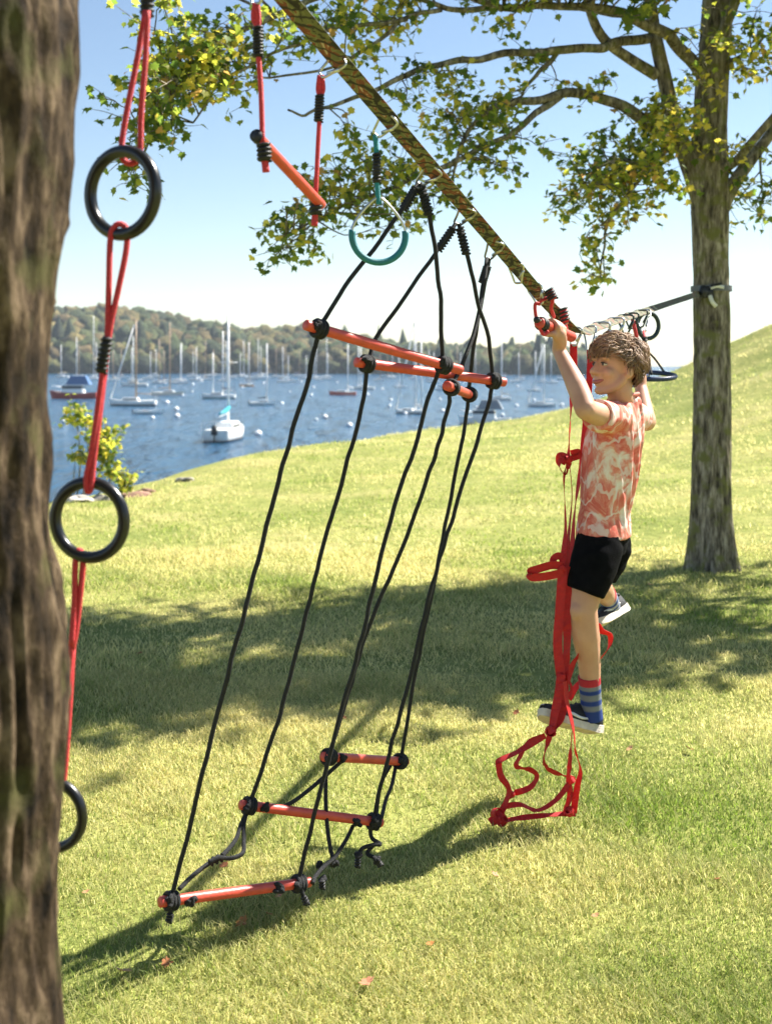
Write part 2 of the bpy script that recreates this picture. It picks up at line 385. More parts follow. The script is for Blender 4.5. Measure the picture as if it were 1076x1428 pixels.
n = M['wood'].node_tree.nodes; l = M['wood'].node_tree.links; tc = n.new('ShaderNodeTexCoord')
t = n.new('ShaderNodeTexNoise'); t.inputs['Scale'].default_value = .55; t.inputs['Detail'].default_value = 5; t.inputs['Roughness'].default_value = .7; l.new(tc.outputs['Object'], t.inputs[0])
r = ramp(n, [(.36, (.42, .42, .4)), (.52, (1, 1, 1)), (.68, (1.5, 1.45, 1.3))]); l.new(t.outputs[0], r.inputs[0]); at_ = [q for q in n if q.type == 'ATTRIBUTE'][0]
mx = n.new('ShaderNodeMixRGB'); mx.blend_type = 'MULTIPLY'; mx.inputs[0].default_value = 1; l.new(at_.outputs['Color'], mx.inputs[1]); l.new(r.outputs[0], mx.inputs[2])
l.new(mx.outputs[0], n['Principled BSDF'].inputs['Base Color'])
bp = n.new('ShaderNodeBump'); bp.inputs['Strength'].default_value = 1; bp.inputs['Distance'].default_value = 2.5; l.new(t.outputs[0], bp.inputs['Height']); l.new(bp.outputs[0], n['Principled BSDF'].inputs['Normal'])
iv, if_ = ico(2); if_ = np.array(if_); vs_, fs_, cs_ = [], [], []; nn = 0
pal = np.array([(.055, .085, .03), (.085, .115, .04), (.12, .14, .05), (.16, .15, .055), (.05, .075, .035), (.14, .12, .05)])
for q in range(2300):
    c = rng.uniform(-350, 1350) if q > 500 else rng.uniform(60, 820); s = rng.uniform(0, 1.0) ** 1.15
    if c > 832: c = rng.uniform(-350, 832)
    x_, y_, z_ = hillpt(c, s); r_ = rng.uniform(2.6, 5.4) * (1.0 if s > .06 else .8); conif = rng.random() < .025
    sc = np.array([r_ * .62, r_ * .62, r_ * 1.6]) if conif else np.array([r_, r_, r_ * rng.uniform(.85, 1.2)])
    w_ = iv * (1 + .34 * noise(iv[:, 0] * 2.1 + q * 7.1, iv[:, 1] * 2.1, iv[:, 2] * 2.1) + .22 * noise(iv[:, 0] * 4.7 + q, iv[:, 1] * 4.7, iv[:, 2] * 4.7))[:, None]
    if conif: w_[:, :2] *= (1 - .55 * np.clip(w_[:, 2:3], -.5, 1))
    vs_.append(w_ * sc + np.array([x_, y_, z_ + sc[2] * .75])); fs_.append(if_ + nn); nn += len(iv)
    b0 = pal[4] if conif else pal[rng.integers(len(pal))]; warm = np.clip((540 - c) / 450, 0, 1)
    b0 = b0 * (1 + .25 * warm) * np.array([1 + .15 * warm, 1, 1]) * rng.uniform(.75, 1.25)
    cs_.append(b0 * (1 + .35 * noise(iv[:, 0] * 5 + q, iv[:, 1] * 5, iv[:, 2] * 5))[:, None])
wood = fast_mesh('far_wood', np.concatenate(vs_), np.concatenate(fs_), 'wood', np.clip(np.concatenate(cs_), .01, 1))
setp(wood, 'mixed green wood covering the far shore', 'wood', kind='stuff')

# ------------------------------------------------------------ grass blades
def grass_field():
    V_, T_, K_ = [], [], []; n0 = 0
    for (ya, yb, cnt, hh, ww) in ((2.6, 4.6, 170000, .024, .0030), (4.6, 7.2, 170000, .028, .0040), (7.2, 12, 130000, .034, .0060), (12, 24, 60000, .036, .010), (24, 44, 45000, .045, .018)):
        y = np.sqrt(rng.uniform(ya ** 2, yb ** 2, cnt)); x = rng.uniform(-.42, .40, cnt) * y + rng.uniform(-.2, .2, cnt)
        if ya < 3: x -= 0
        bd = brow_dist(x, y); keep = bd < .6
        dens = fbm(x * 1.1, y * 1.1, 0, 40); keep &= rng.random(cnt) < .72 + .45 * dens
        x, y, dens = x[keep], y[keep], dens[keep]; m_ = len(x); z = H(x, y)
        tall = np.exp(.6 * noise(x * 2.3, y * 2.3, 0, 51)) * rng.uniform(.55, 1.25, m_)
        tuft = (noise(x * 7, y * 7, 0, 60) > .55); h = hh * tall * np.where(tuft, 1.35, 1)
        a = rng.uniform(0, 2 * math.pi, m_); lean = rng.uniform(.4, 1.6, m_) * h
        la = a + rng.normal(0, .6, m_); dx, dy = np.cos(la) * lean, np.sin(la) * lean
        pa = a + math.pi / 2; wx, wy = np.cos(pa) * ww * .5, np.sin(pa) * ww * .5
        b0 = np.stack([x - wx, y - wy, z - .004], -1); b1 = np.stack([x + wx, y + wy, z - .004], -1)
        m0 = np.stack([x - wx * .8 + dx * .4, y - wy * .8 + dy * .4, z + h * .62], -1); m1 = np.stack([x + wx * .8 + dx * .4, y + wy * .8 + dy * .4, z + h * .62], -1)
        tp = np.stack([x + dx, y + dy, z + h], -1)
        V_.append(np.stack([b0, b1, m0, m1, tp], 1).reshape(-1, 3))
        i = n0 + np.arange(m_)[:, None] * 5; T_.append(np.concatenate([i + [[0, 1, 3]], i + [[0, 3, 2]], i + [[2, 3, 4]]], 0)); n0 += m_ * 5
        dry = np.clip(.54 + .55 * fbm(x * .8, y * .8, 0, 71) + rng.normal(0, .28, m_), 0, 1)[:, None]
        cg = np.array([.16, .225, .04]) * (1 - dry) + np.array([.60, .53, .25]) * dry
        cg = cg * rng.uniform(.7, 1.25, (m_, 1)); K_.append(np.repeat(cg, 5, 0))
    o = fast_mesh('grass', np.concatenate(V_), np.concatenate(T_), 'grass', np.concatenate(K_))
    return setp(o, 'short mown grass growing over the lawn', 'grass', kind='stuff')
grass_field()

# ------------------------------------------------------------ trees
def bark_tube(path, rad, na, nh, amp, seed, flare=None, hf=1.0):
    p = catmull(path, max(2, nh // (len(path) - 1))); t, N, B = frames(p)
    r = np.interp(np.linspace(0, 1, len(p)), np.linspace(0, 1, len(rad)), rad)
    a = np.arange(na) * 2 * math.pi / na; L = np.concatenate([[0], np.cumsum(np.linalg.norm(np.diff(p, axis=0), axis=1))])
    ca, sa, hh = np.cos(a)[None], np.sin(a)[None], L[:, None]; R0 = r.mean(); fq = 3.4
    wob = .6 * noise(ca * 1.5, sa * 1.5, hh * 1.6, seed + 5)
    rid = 1 - np.abs(noise(ca * fq + wob, sa * fq + wob, hh * 1.5 / max(R0, .05) * .14 * hf, seed)) * 2.2
    rid2 = 1 - np.abs(noise(ca * fq * 2.3, sa * fq * 2.3, hh * 6 * hf, seed + 1)) * 2
    lump = noise(ca * 1.3, sa * 1.3, hh * 1.4 * hf, seed + 2)
    rr = r[:, None] * (1 + .07 * lump) + amp * (.65 * rid + .35 * rid2)
    if flare is not None: rr = rr * (1 + flare * np.exp(-hh / .28) * (.6 + .5 * np.cos(a * 5 + seed))[None])
    v = p[:, None] + rr[..., None] * (np.cos(a)[None, :, None] * N[:, None] + np.sin(a)[None, :, None] * B[:, None])
    f = [(i * na + k, i * na + (k + 1) % na, (i + 1) * na + (k + 1) % na, (i + 1) * na + k) for i in range(len(p) - 1) for k in range(na)]
    f.append(tuple((len(p) - 1) * na + k for k in range(na)))
    return v.reshape(-1, 3), f
LEAF = np.array([(0, .38), (0, 0), (.2, -.06), (.34, .06), (.30, .18), (.56, .30), (.36, .42), (.40, .58), (.17, .60), (0, 1.0), (-.17, .60), (-.40, .58), (-.36, .42), (-.56, .30), (-.30, .18), (-.34, .06), (-.2, -.06)])
LT = np.array([(0, i, i + 1) for i in range(1, 16)] + [(0, 16, 1)])
def leaves_mesh(name, pos, size, colr, parent, g, droop=.5):
    n_ = len(pos); th = g.uniform(0, 2 * math.pi, n_); dn = g.normal(droop, .45, n_)
    d = np.stack([np.cos(th) * np.cos(dn), np.sin(th) * np.cos(dn), -np.sin(dn)], -1)
    nrm = g.normal(size=(n_, 3)) * .55 + np.array([0, 0, 1.]); nrm -= d * np.sum(nrm * d, 1, keepdims=True); nrm /= np.linalg.norm(nrm, axis=1, keepdims=True)
    s = np.cross(d, nrm); fold = .16 * np.abs(LEAF[:, 0]) - .10 * LEAF[:, 1] ** 2
    v = pos[:, None] + size[:, None, None] * (LEAF[None, :, 1, None] * d[:, None] + LEAF[None, :, 0, None] * s[:, None] + fold[None, :, None] * nrm[:, None])
    t_ = (np.arange(n_)[:, None, None] * len(LEAF) + LT[None]).reshape(-1, 3)
    o = fast_mesh(name, v.reshape(-1, 3), t_, 'leaf', np.repeat(colr, len(LEAF), 0), parent); o['kind'] = 'stuff'; return o
LPAL = np.array([(.075, .125, .025), (.13, .19, .035), (.21, .255, .045), (.40, .41, .065), (.58, .48, .09), (.50, .30, .10)])
def leaf_colors(n_, w, g): return np.clip(LPAL[g.choice(len(LPAL), n_, p=np.array(w) / sum(w))] * g.uniform(.75, 1.25, (n_, 1)), 0, 1)
class Tree:
    def __init__(s, seed): s.mb = MB(); s.samples = []; s.srad = []; s.lp = []; s.ls = []; s.lc = []; s.g = np.random.default_rng(seed)
    def limb(s, pts, r0, r1, k=5, wig=.0):
        p = catmull([P(*q) if len(q) == 3 else np.array(q[:3]) for q in pts] if not isinstance(pts, np.ndarray) else pts, k)
        if wig:
            L = np.arange(len(p)); p = p + wig * np.stack([noise(L * .35 + s.g.uniform(0, 99), c * 5) for c in range(3)], -1) * np.minimum(1, L / 3)[:, None]
        tube(s.mb, p, [r0, r1], 8 if r0 > .03 else 5); s.samples += list(p); s.srad += list(np.linspace(r0, r1, len(p)))
        return p
    def foliage(s, c, rad, twigs, per, size, w, rmax=.06, start=None):
        g = s.g; S = np.array(s.samples); RR = np.array(s.srad); ok = RR < rmax; S = S[ok] if ok.any() else S
        for q in range(twigs):
            e = np.asarray(c) + unit(g.normal(size=3)) * g.uniform(.15, 1) ** .6 * np.asarray(rad)
            dd = np.linalg.norm((S - e) * np.array([1, .7, 1]), axis=1); a = S[np.argsort(dd)[g.integers(0, 12)]] if start is None else start
            L = np.linalg.norm(e - a); mid = (a + e) / 2 + g.normal(size=3) * L * .12 + np.array([0, 0, L * .08])
            p = catmull([a, mid, e], 5); p = p + .012 * g.normal(size=p.shape) * np.linspace(0, 1, len(p))[:, None]
            tube(s.mb, p, [min(.012, .004 + L * .006), .0022], 4, cap=False)
            ends = [p]
            for z in range(3):
                b0 = p[g.integers(len(p) // 3, len(p))]; e2 = b0 + unit(g.normal(size=3) + (e - a) / (L + .01)) * g.uniform(.12, .3) * np.array([1, 1, .6])
                p2 = catmull([b0, (b0 + e2) / 2 + g.normal(size=3) * .02, e2], 3); tube(s.mb, p2, [.004, .0015], 3, cap=False); ends.append(p2); s.lp.append(p2[-1]); s.ls.append(size); s.lc.append(leaf_colors(1, w, g))
            s.lp.append(e); s.ls.append(size); s.lc.append(leaf_colors(1, w, g))
            for z in range(per):
                pp = ends[g.integers(len(ends))]; u = g.uniform(.25, 1) if pp is p else g.uniform(.1, 1)
                s.lp.append(pp[int(u * (len(pp) - 1))] + g.normal(size=3) * .035 + np.array([0, 0, -.01])); s.ls.append(g.uniform(.65, 1.2) * size)
            s.lc.append(leaf_colors(per, w, g))
TX = P(991, 790, 10.9)[0]; TY = 10.9; TZ = hz(TX, TY) - .05
tree = thing('maple_tree', 'leafy maple on the lawn whose trunk holds the far end of the camouflage line', 'tree', (TX, TY, TZ))
T = Tree(11)
tv, tf = bark_tube([(TX, TY, TZ), P(990, 700, 10.9), P(991, 550, 10.9), P(991, 400, 10.9), P(989, 300, 10.9), P(988, 230, 10.9), P(990, 150, 10.9), P(1000, 0, 10.9), P(1008, -200, 10.8), P(1000, -420, 10.7)],
                   [.20, .168, .158, .152, .158, .165, .14, .13, .10, .05], 96, 320, .012, 3, flare=.32)
trunk = mesh('trunk', tv, tf, 'bark', tree)
px = lambda w: w / F * 10.9 * .80
LW = T.limb([(988, 330, 10.9), (974, 270, 10.87), (955, 215, 10.85), (938, 165, 10.8), (925, 105, 10.8), (912, 45, 10.8), (903, -20, 10.75), (880, -150, 10.6), (850, -300, 10.4)], px(19), px(7))
T.limb([(992, 128, 10.9), (962, 82, 10.7), (938, 55, 10.6), (919, 40, 10.5), (897, 31, 10.4), (857, 15, 10.3), (816, 8, 10.1), (754, 7, 9.9), (700, 12, 9.7), (640, 13, 9.6), (598, 2, 9.5), (540, -15, 9.4)], px(12), px(3), wig=.02)
T.limb([(915, 105, 10.8), (879, 83, 10.7), (842, 55, 10.5), (823, 18, 10.4), (812, -30, 10.3), (790, -120, 10.1)], px(11), px(5))
T.limb([(906, 53, 10.8), (857, 59, 10.5), (835, 66, 10.3), (779, 68, 10.0), (735, 72, 9.8), (680, 81, 9.6), (626, 89, 9.5), (584, 101, 9.4), (529, 122, 9.2), (480, 140, 9.1), (430, 158, 9.0), (402, 152, 8.9)], px(9), px(1.6), wig=.02)
T.limb([(938, 198, 10.75), (897, 167, 10.5), (857, 142, 10.2), (805, 129, 10.0), (754, 140, 9.8), (700, 148, 9.6), (660, 175, 9.5), (640, 215, 9.4), (628, 250, 9.4)], px(12), px(1.6), wig=.015)
T.limb([(780, 135, 9.9), (740, 165, 9.7), (700, 193, 9.6), (650, 215, 9.4), (600, 240, 9.3), (540, 262, 9.1), (480, 285, 9.0), (430, 312, 8.9), (385, 335, 8.8)], px(6), px(1.3), wig=.02)
T.limb([(615, 14, 9.55), (567, 27, 9.4), (543, 48, 9.3), (498, 76, 9.2), (460, 95, 9.1), (400, 105, 9.0), (350, 112, 8.9)], px(4), px(1.4), wig=.02)
T.limb([(700, 12, 9.7), (600, -20, 9.4), (480, -10, 9.1), (400, 15, 8.9), (330, 45, 8.7), (280, 90, 8.5), (240, 140, 8.4), (210, 190, 8.3), (180, 240, 8.3)], px(6), px(1.5), wig=.02)
T.limb([(567, 27, 9.4), (510, 32, 9.2), (440, 50, 9.0), (370, 85, 8.8), (310, 120, 8.6), (270, 170, 8.5)], px(4), px(1.3), wig=.02)
T.limb([(779, 68, 10.0), (755, 95, 9.9), (735, 120, 9.8), (715, 165, 9.7)], px(5), px(1.5), wig=.02)
T.limb([(940, 200, 10.7), (905, 235, 10.4), (880, 265, 10.2), (855, 300, 10.1), (840, 345, 10.0), (835, 390, 9.9)], px(5), px(1.2), wig=.02)
T.limb([(905, 235, 10.4), (870, 225, 10.1), (830, 240, 9.9), (790, 282, 9.8)], px(4), px(1.2), wig=.02)
T.limb([(996, 325, 10.9), (1010, 280, 10.92), (1030, 245, 11.0), (1052, 215, 11.1), (1090, 165, 11.2), (1180, 40, 11.4), (1260, -60, 11.6)], px(15), px(6))
T.limb([(1000, 235, 10.8), (1022, 228, 10.7), (1050, 195, 10.5), (1080, 160, 10.4), (1140, 90, 10.2), (1240, 30, 9.9)], px(9), px(4))
T.limb([(1003, 55, 10.8), (1040, -30, 10.5), (1110, -140, 10.1), (1190, -260, 9.8)], px(10), px(4))
T.limb([(1005, -60, 10.8), (960, -150, 11.2), (900, -260, 11.6), (850, -380, 12)], px(9), px(3))
T.limb([(1003, 100, 10.9), (1030, 75, 10.7), (1065, 55, 10.5)], px(5), px(2), wig=.02)
T.limb([(1060, 205, 11.1), (1060, 250, 11.0), (1055, 290, 11.0)], px(3), px(1), wig=.02)
def fol(px_, py_, d, rx, ry, tw, per, w=(2.5, 4, 4, 3.5, 2, .4), size=.066):
    T.foliage(P(px_, py_, d), (1.25 * rx / F * d, .8, 1.25 * ry / F * d), tw, max(6, int(per * .7)), size, w)
green = (3.5, 5, 4, 2.2, 1, .1); gold = (1, 2.5, 4, 4.5, 4, .9)
fol(262, 60, 8.6, 60, 55, 26, 34); fol(235, 120, 8.4, 45, 45, 16, 30); fol(300, 110, 8.6, 45, 45, 14, 26, gold); fol(225, 185, 8.3, 35, 35, 10, 20, green)
fol(172, 250, 8.3, 16, 34, 5, 12, green); fol(140, 130, 8.3, 12, 14, 2, 9, green); fol(350, 40, 8.8, 50, 35, 9, 20); fol(395, 60, 8.9, 40, 40, 6, 14)
fol(505, 45, 9.2, 55, 50, 12, 26, gold); fol(560, 15, 9.4, 50, 25, 7, 22, gold); fol(450, 20, 9.0, 35, 25, 5, 18, green); fol(640, 8, 9.6, 60, 14, 6, 18, green); fol(720, 40, 9.8, 40, 30, 8, 20)
fol(600, 130, 9.4, 50, 40, 6, 18, green); fol(660, 150, 9.5, 70, 50, 20, 26, gold); fol(690, 205, 9.6, 45, 45, 12, 22, green); fol(715, 245, 9.6, 20, 16, 3, 14)
fol(500, 225, 9.1, 75, 35, 14, 24, gold); fol(440, 250, 9.0, 40, 35, 8, 20, gold); fol(570, 255, 9.2, 60, 45, 14, 22); fol(560, 310, 9.1, 45, 22, 7, 18, green)
fol(415, 325, 8.9, 45, 20, 8, 18, green); fol(380, 350, 8.8, 25, 16, 4, 14, green); fol(500, 300, 9.0, 40, 22, 6, 14, green); fol(372, 372, 8.8, 8, 5, 1, 6, green)
fol(870, 215, 10.2, 60, 35, 16, 26, green); fol(905, 190, 10.4, 40, 40, 14, 28, gold); fol(945, 165, 10.5, 40, 40, 12, 24, gold); fol(840, 260, 10.0, 50, 30, 14, 24, gold); fol(900, 262, 10.2, 50, 28, 12, 26, gold)
fol(815, 285, 9.9, 35, 14, 6, 20); fol(870, 295, 10.1, 30, 22, 7, 20, gold); fol(840, 365, 9.9, 30, 28, 8, 20, gold); fol(815, 125, 10.0, 40, 16, 5, 12, gold); fol(795, 225, 9.9, 30, 22, 5, 16, green)
fol(1035, 45, 10.6, 35, 40, 10, 26, green); fol(1050, 85, 10.4, 30, 25, 8, 24, gold); fol(1000, 100, 10.6, 30, 30, 5, 16, gold); fol(1050, 255, 11.0, 32, 36, 8, 20); fol(1020, 290, 11.0, 18, 30, 4, 14); fol(1060, 310, 11.0, 14, 14, 3, 12, green); fol(975, 220, 10.6, 25, 30, 5, 14, gold)
# upper and outer crown (above and beside the frame): its shade lies across the lawn
g = T.g; cnt = 0; tries = 0
while cnt < 180 and tries < 6000:
    tries += 1
    if rng.random() < .82: gy_ = rng.uniform(5.7, 11.4); gx_ = rng.uniform(-3.2, 3.8)
    else: gy_ = rng.uniform(6.5, 12); gx_ = rng.uniform(-7, 5)
    if noise(gx_ * .55 + gy_ * .2, gy_ * .95, 0, 88) < -.06: continue
    lim_lo = np.interp(gx_, [-2, .4, 2.2, 4], [5.75, 6.4, 7.1, 7.6]); lim_hi = np.interp(gx_, [-2.2, .4, 2.2, 4], [8.6, 10.6, 11.6, 12])
    if not (lim_lo + .15 < gy_ < lim_hi - .2): continue
    z_ = rng.uniform(4.2, 9.5); c = np.array([gx_ - SX * z_, gy_ - SY * z_, z_])
    if np.linalg.norm((c - np.array([TX, TY, 6.2])) / np.array([5.8, 4.6, 4.6])) > 1: continue
    u, v_ = CX + c[0] / c[1] * F, HY - (c[2] - EYE) / c[1] * F
    if -60 < u < 1130 and v_ > -70: continue
    T.foliage(c, (.5, .5, .38), 5, 30, .10, green, rmax=.09); cnt += 1
T.mb.build('limbs', 'bark', tree)
leaves_mesh('crown', np.array(T.lp), np.array(T.ls), np.concatenate(T.lc), tree, T.g)

# near tree at the left
NX, NY = P(-100, 500, 1.96)[0], 1.96
ntree = thing('oak_tree', 'rough barked tree trunk close up, anchoring the near end of the line', 'tree', (NX, NY, hz(NX, NY) - .05))
tv, tf = bark_tube([(NX, NY, -.08), (NX + .005, NY, .5), (NX - .012, NY, .95), (NX + .012, NY, 1.3), (NX + .004, NY, 1.65), (NX - .006, NY, 1.95), (NX + .012, NY, 2.35), (NX, NY, 3.0), (NX - .05, NY - .05, 4.5), (NX - .1, NY - .1, 6.2)],
                   [.245, .215, .192, .186, .168, .184, .192, .20, .17, .10], 220, 760, .026, 31, flare=.2, hf=1.5)
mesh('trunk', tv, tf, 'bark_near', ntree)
T2 = Tree(5)
for (dx, dy, dz, z0) in ((-2.2, -.6, 1.5, 4.6), (-1.0, -2.2, 1.8, 5.0), (-.4, 1.4, 2.6, 5.4), (-1.8, 1.0, 2.4, 5.6), (.6, -1.6, 2.4, 5.8), (-.2, -.2, 2.8, 6.1)):
    a = np.array([NX - .07, NY - .07, z0]); T2.limb(np.array([a, a + np.array([dx, dy, dz]) * .5 + [0, 0, .15], a + np.array([dx, dy, dz])]), .07, .015, wig=.03)
for q in range(34):
    c = np.array([NX - .9, NY - .5, 7.2]) + unit(T2.g.normal(size=3)) * T2.g.uniform(.3, 1) * np.array([2.2, 2.2, 1.2])
    T2.foliage(c, (.5, .5, .35), 4, 26, .10, green, rmax=.08)
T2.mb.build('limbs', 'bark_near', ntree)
leaves_mesh('crown', np.array(T2.lp), np.array(T2.ls), np.concatenate(T2.lc), ntree, T2.g)

# shrub and rocks on the bank
bx, by = -4.45, 17.6; shrub = thing('shoreline_shrub', 'young yellow green shrub among rocks on the bank by the near trunk', 'shrub', (bx, by, hz(bx, by)))
T3 = Tree(21); z0 = hz(bx, by) - .2
base = np.array([bx, by, z0])
tips = [P(120, 590, 17.6), P(105, 575, 17.7), P(150, 625, 17.5), P(165, 660, 17.5), P(130, 620, 17.4), P(185, 672, 17.6), P(150, 600, 17.8), P(105, 640, 17.5)]
for e in tips: T3.limb(np.array([base + T3.g.normal(size=3) * .04, (base + e) / 2 + T3.g.normal(size=3) * .06, e]), .014, .005)
for e, tw in zip(tips, (5, 5, 8, 6, 5, 3, 3, 4)): T3.foliage(e, (.16, .2, .17), tw, 18, .085, (1, 2, 4, 5, 2, 0))
T3.mb.build('stems', 'bark', shrub); leaves_mesh('foliage', np.array(T3.lp), np.array(T3.ls), np.concatenate(T3.lc), shrub, T3.g)
def rock(px_, py_, d, r, m_, label, seed, group=None):
    c = P(px_, py_, d); v, f = ico(3); g = np.random.default_rng(seed)
    w_ = v * (1 + .3 * noise(v[:, 0] * 1.3 + seed, v[:, 1] * 1.3, v[:, 2] * 1.3) + .15 * noise(v[:, 0] * 3 + seed, v[:, 1] * 3, v[:, 2] * 3))[:, None]
    n_ = unit(g.normal(size=3)); dd = w_ @ n_; w_ = w_ - np.maximum(dd - .6, 0)[:, None] * n_
    n_ = unit(g.normal(size=3) + [0, 0, 1]); dd = w_ @ n_; w_ = w_ - np.maximum(dd - .55, 0)[:, None] * n_
    zb = hz(c[0], c[1]); c[2] = max(min(c[2], zb + r[2] * .6), zb + r[2] * .15)
    setp(mesh('rock', w_ * np.asarray(r) + c, f, m_, smooth=False), label, 'rock', group)
rock(92, 706, 17.2, (.16, .2, .14), 'rock', 'pale grey boulder beside the trunk, below the hanging black ring', 1)
rock(112, 716, 17.0, (.2, .18, .10), 'rock', 'flat pale grey stone at the edge of the lawn by the shrub', 2)
rock(140, 705, 17.2, (.13, .12, .09), 'rock', 'small grey stone in front of the shoreline shrub', 3)
rock(185, 692, 17.7, (.26, .2, .07), 'rock_red', 'low reddish brown stone slab beside the shrub', 4)
rock(205, 690, 18.2, (.15, .15, .06), 'rock_red', 'small reddish stone next to the brown slab', 5)
rock(258, 674, 19.6, (.16, .15, .075), 'rock', 'lone dark stone on the lawn edge above the water', 6)

# ------------------------------------------------------------ the camouflage line between the trees
LROW = lambda row: 1 / (.338 - .0003 * row)                    # depth of the line where it crosses a picture row (near span)
LCOL = lambda row: 400 + row / 1.165
def line_pt(row): return P(LCOL(row), row, LROW(row))
KINK = P(806, 464, 5.02); LEND = P(975, 409, 10.72)
def line_pt2(c): # far span, by picture column
    t = (c - 806) / (975 - 806); d = 1 / ((1 - t) / 5.02 + t / 10.72); s = (d - 5.02) / (10.72 - 5.02); return KINK + (LEND - KINK) * s
LSTART = line_pt(-575)
slack = thing('slackline', 'camouflage patterned webbing line strung between the two trees', 'slackline', tuple(np.array([TX, TY, 2.3])))
pts = [LSTART + np.array([.0, .02, 0])] + [line_pt(r_) for r_ in (-400, -200, 0, 120, 240, 360, 430)] + [KINK] + [line_pt2(c) for c in (830, 860, 900, 940)] + [LEND]
p = catmull(pts, 8); nl = len(p); tt = np.gradient(p, axis=0); tt /= np.linalg.norm(tt, axis=1, keepdims=True)
bl_ = np.clip((p[:, 1] - 4.7) / .5, 0, 1)[:, None]; Wd = np.array([.9, -.44, .62]) * (1 - bl_) + np.array([.69, -.19, -.44]) * bl_; u_ = np.linspace(0, 1, nl)
ang = np.interp(p[:, 1], [0, 4.6, 5.02, 6.2, 8.5, 10.7], [0, 0, 0, 0, .1, .6])
Wd = Wd - tt * np.sum(Wd * tt, 1, keepdims=True); Wd /= np.linalg.norm(Wd, axis=1, keepdims=True)
Wd = Wd * np.cos(ang)[:, None] + np.cross(tt, Wd) * np.sin(ang)[:, None]
mb = MB(); ribbon(mb, p, .048, .003, Wd); web = mb.build('webbing', 'camo', slack, smooth=False)
L_ = np.concatenate([[0], np.cumsum(np.linalg.norm(np.diff(p, axis=0), axis=1))])
uvl = web.data.uv_layers.new(name='UVMap'); li = np.zeros(len(web.data.loops), np.int32); web.data.loops.foreach_get('vertex_index', li)
uvl.data.foreach_set('uv', np.stack([L_[li // 4], np.where((li % 4 == 0) | (li % 4 == 3), 1., 0.)], 1).astype(np.float32).ravel())
M['sling_grey'] = mat('sling_grey', (.16, .17, .2), .8, bump=.3, bscale=300)
a = np.linspace(0, 2 * math.pi, 49); rs = .178
ring = np.stack([TX + rs * np.cos(a), TY + rs * np.sin(a), np.full(49, P(985, 401, 10.7)[2])], -1)
mb = MB(); ribbon(mb, ring, .05, .004, (0, 0, 1)); mb.build('tree_sling', 'sling_grey', slack, smooth=False)
a = np.linspace(0, 2 * math.pi, 49); rs = .242
ring = np.stack([NX + rs * np.cos(a), NY + rs * np.sin(a), np.full(49, LSTART[2])], -1)
mb = MB(); ribbon(mb, ring, .05, .004, (0, 0, 1)); mb.build('tree_sling', 'sling_grey', slack, smooth=False)
mb = MB(); c = P(984, 407, 10.68); ez = np.array([0, 0, 1.]); ex = np.array([1., 0, 0]); ey = np.array([0, 1., 0])
box(mb, c, ex, ey, ez, .13, .05, .10, .8); blob(mb, c + [-.03, -.02, 0], (.04, .035, .06)); tube(mb, [c + [.03, -.03, .05], c + [.12, -.05, .07]], .012); mb.build('ratchet', 'cap_black', slack)
mb = MB(); ribbon(mb, catmull([c + [.03, -.03, .03], c + [.08, -.04, .05], c + [.15, -.02, .04]], 5), .03, .003, (0, 0, 1)); ribbon(mb, catmull([c + [.02, -.04, -.03], c + [.04, -.05, -.09], c + [.08, -.03, -.13]], 5), .035, .003, (1, 0, .3)); mb.build('strap_tail', 'white_plastic', slack)

SIDE = unit([.9, -.44, 0])
def carabiner(parent, top, apex, w=.050, m_='steel', r_=.0040):
    top = np.asarray(top, float); apex = np.asarray(apex, float); up = unit(top - apex); s = unit(SIDE - up * SIDE.dot(up)); h = np.linalg.norm(top - apex) + .012
    loc = [(0, 0), (.012, .004), (w * .40, h * .45), (w * .54, h * .78), (w * .5, h * .95), (w * .3, h), (0, h * 1.01), (-w * .3, h), (-w * .5, h * .95), (-w * .54, h * .78), (-w * .40, h * .45), (-.012, .004)]
    q = np.array([apex + s * a + up * b_ for a, b_ in loc]); q = np.vstack([q, q[:1]]); q = catmull(q, 4)[:-1]
    mb = MB(); tube(mb, q, r_, 7, closed=True); o = mb.build('carabiner', m_, parent)
    g0, g1 = apex + s * w * .2 + up * h * .24, apex + s * w * .5 + up * h * .66
    mb = MB(); tube(mb, [g0, g1], r_ * 1.5, 7); mb.build('gate', m_, o); return o

# ring ladder by the near trunk
hk = P(214, -215, LROW(-220)); lad = thing('ring_ladder', 'three black rings in a row on a red rope beside the near trunk', 'ring ladder', tuple(hk))
carabiner(lad, line_pt(-218), hk)
dR = 2.46
def ring_at(px_, py_, rpx, d, yaw, tube_px, m_, parent):
    c = P(px_, py_, d); ax = np.array([math.cos(yaw), math.sin(yaw), 0.]); mb = MB(); r_ = (rpx - tube_px / 2) / F * d
    tube(mb, torus_path(c, r_, ax, ez, 48), tube_px / 2 / F * d, 14, closed=True); return mb.build('ring', m_, parent)
ring_at(171, 269, 67, 2.42, R(-28), 18, 'ring_black', lad); ring_at(125, 725, 61, 2.44, R(-14), 17, 'ring_black', lad); ring_at(72, 1136, 54, 2.46, R(-12), 15, 'ring_black', lad)
def rope(parent, pts, d0, d1, r_, m_='rope_black', k=6, name='rope', wob=.0):
    pts = np.array(pts, float)
    if len(pts) > 8 and wob:
        pts[1:-1] = pts[1:-1] * .5 + (pts[:-2] + pts[2:]) * .25
    q = ipath(pts, d0, d1, k)
    if wob: q = q + wob * np.stack([noise(np.arange(len(q)) * .45, c * 9.1 + pts[0][0]) for c in range(3)], -1)
    mb = MB(); tube(mb, q, r_, 8); return mb.build(name, m_, parent)
rr = .0062
rope(lad, [(214, -215), (210, -120), (205, -20)], 2.47, 2.45, .009, 'rope_red')
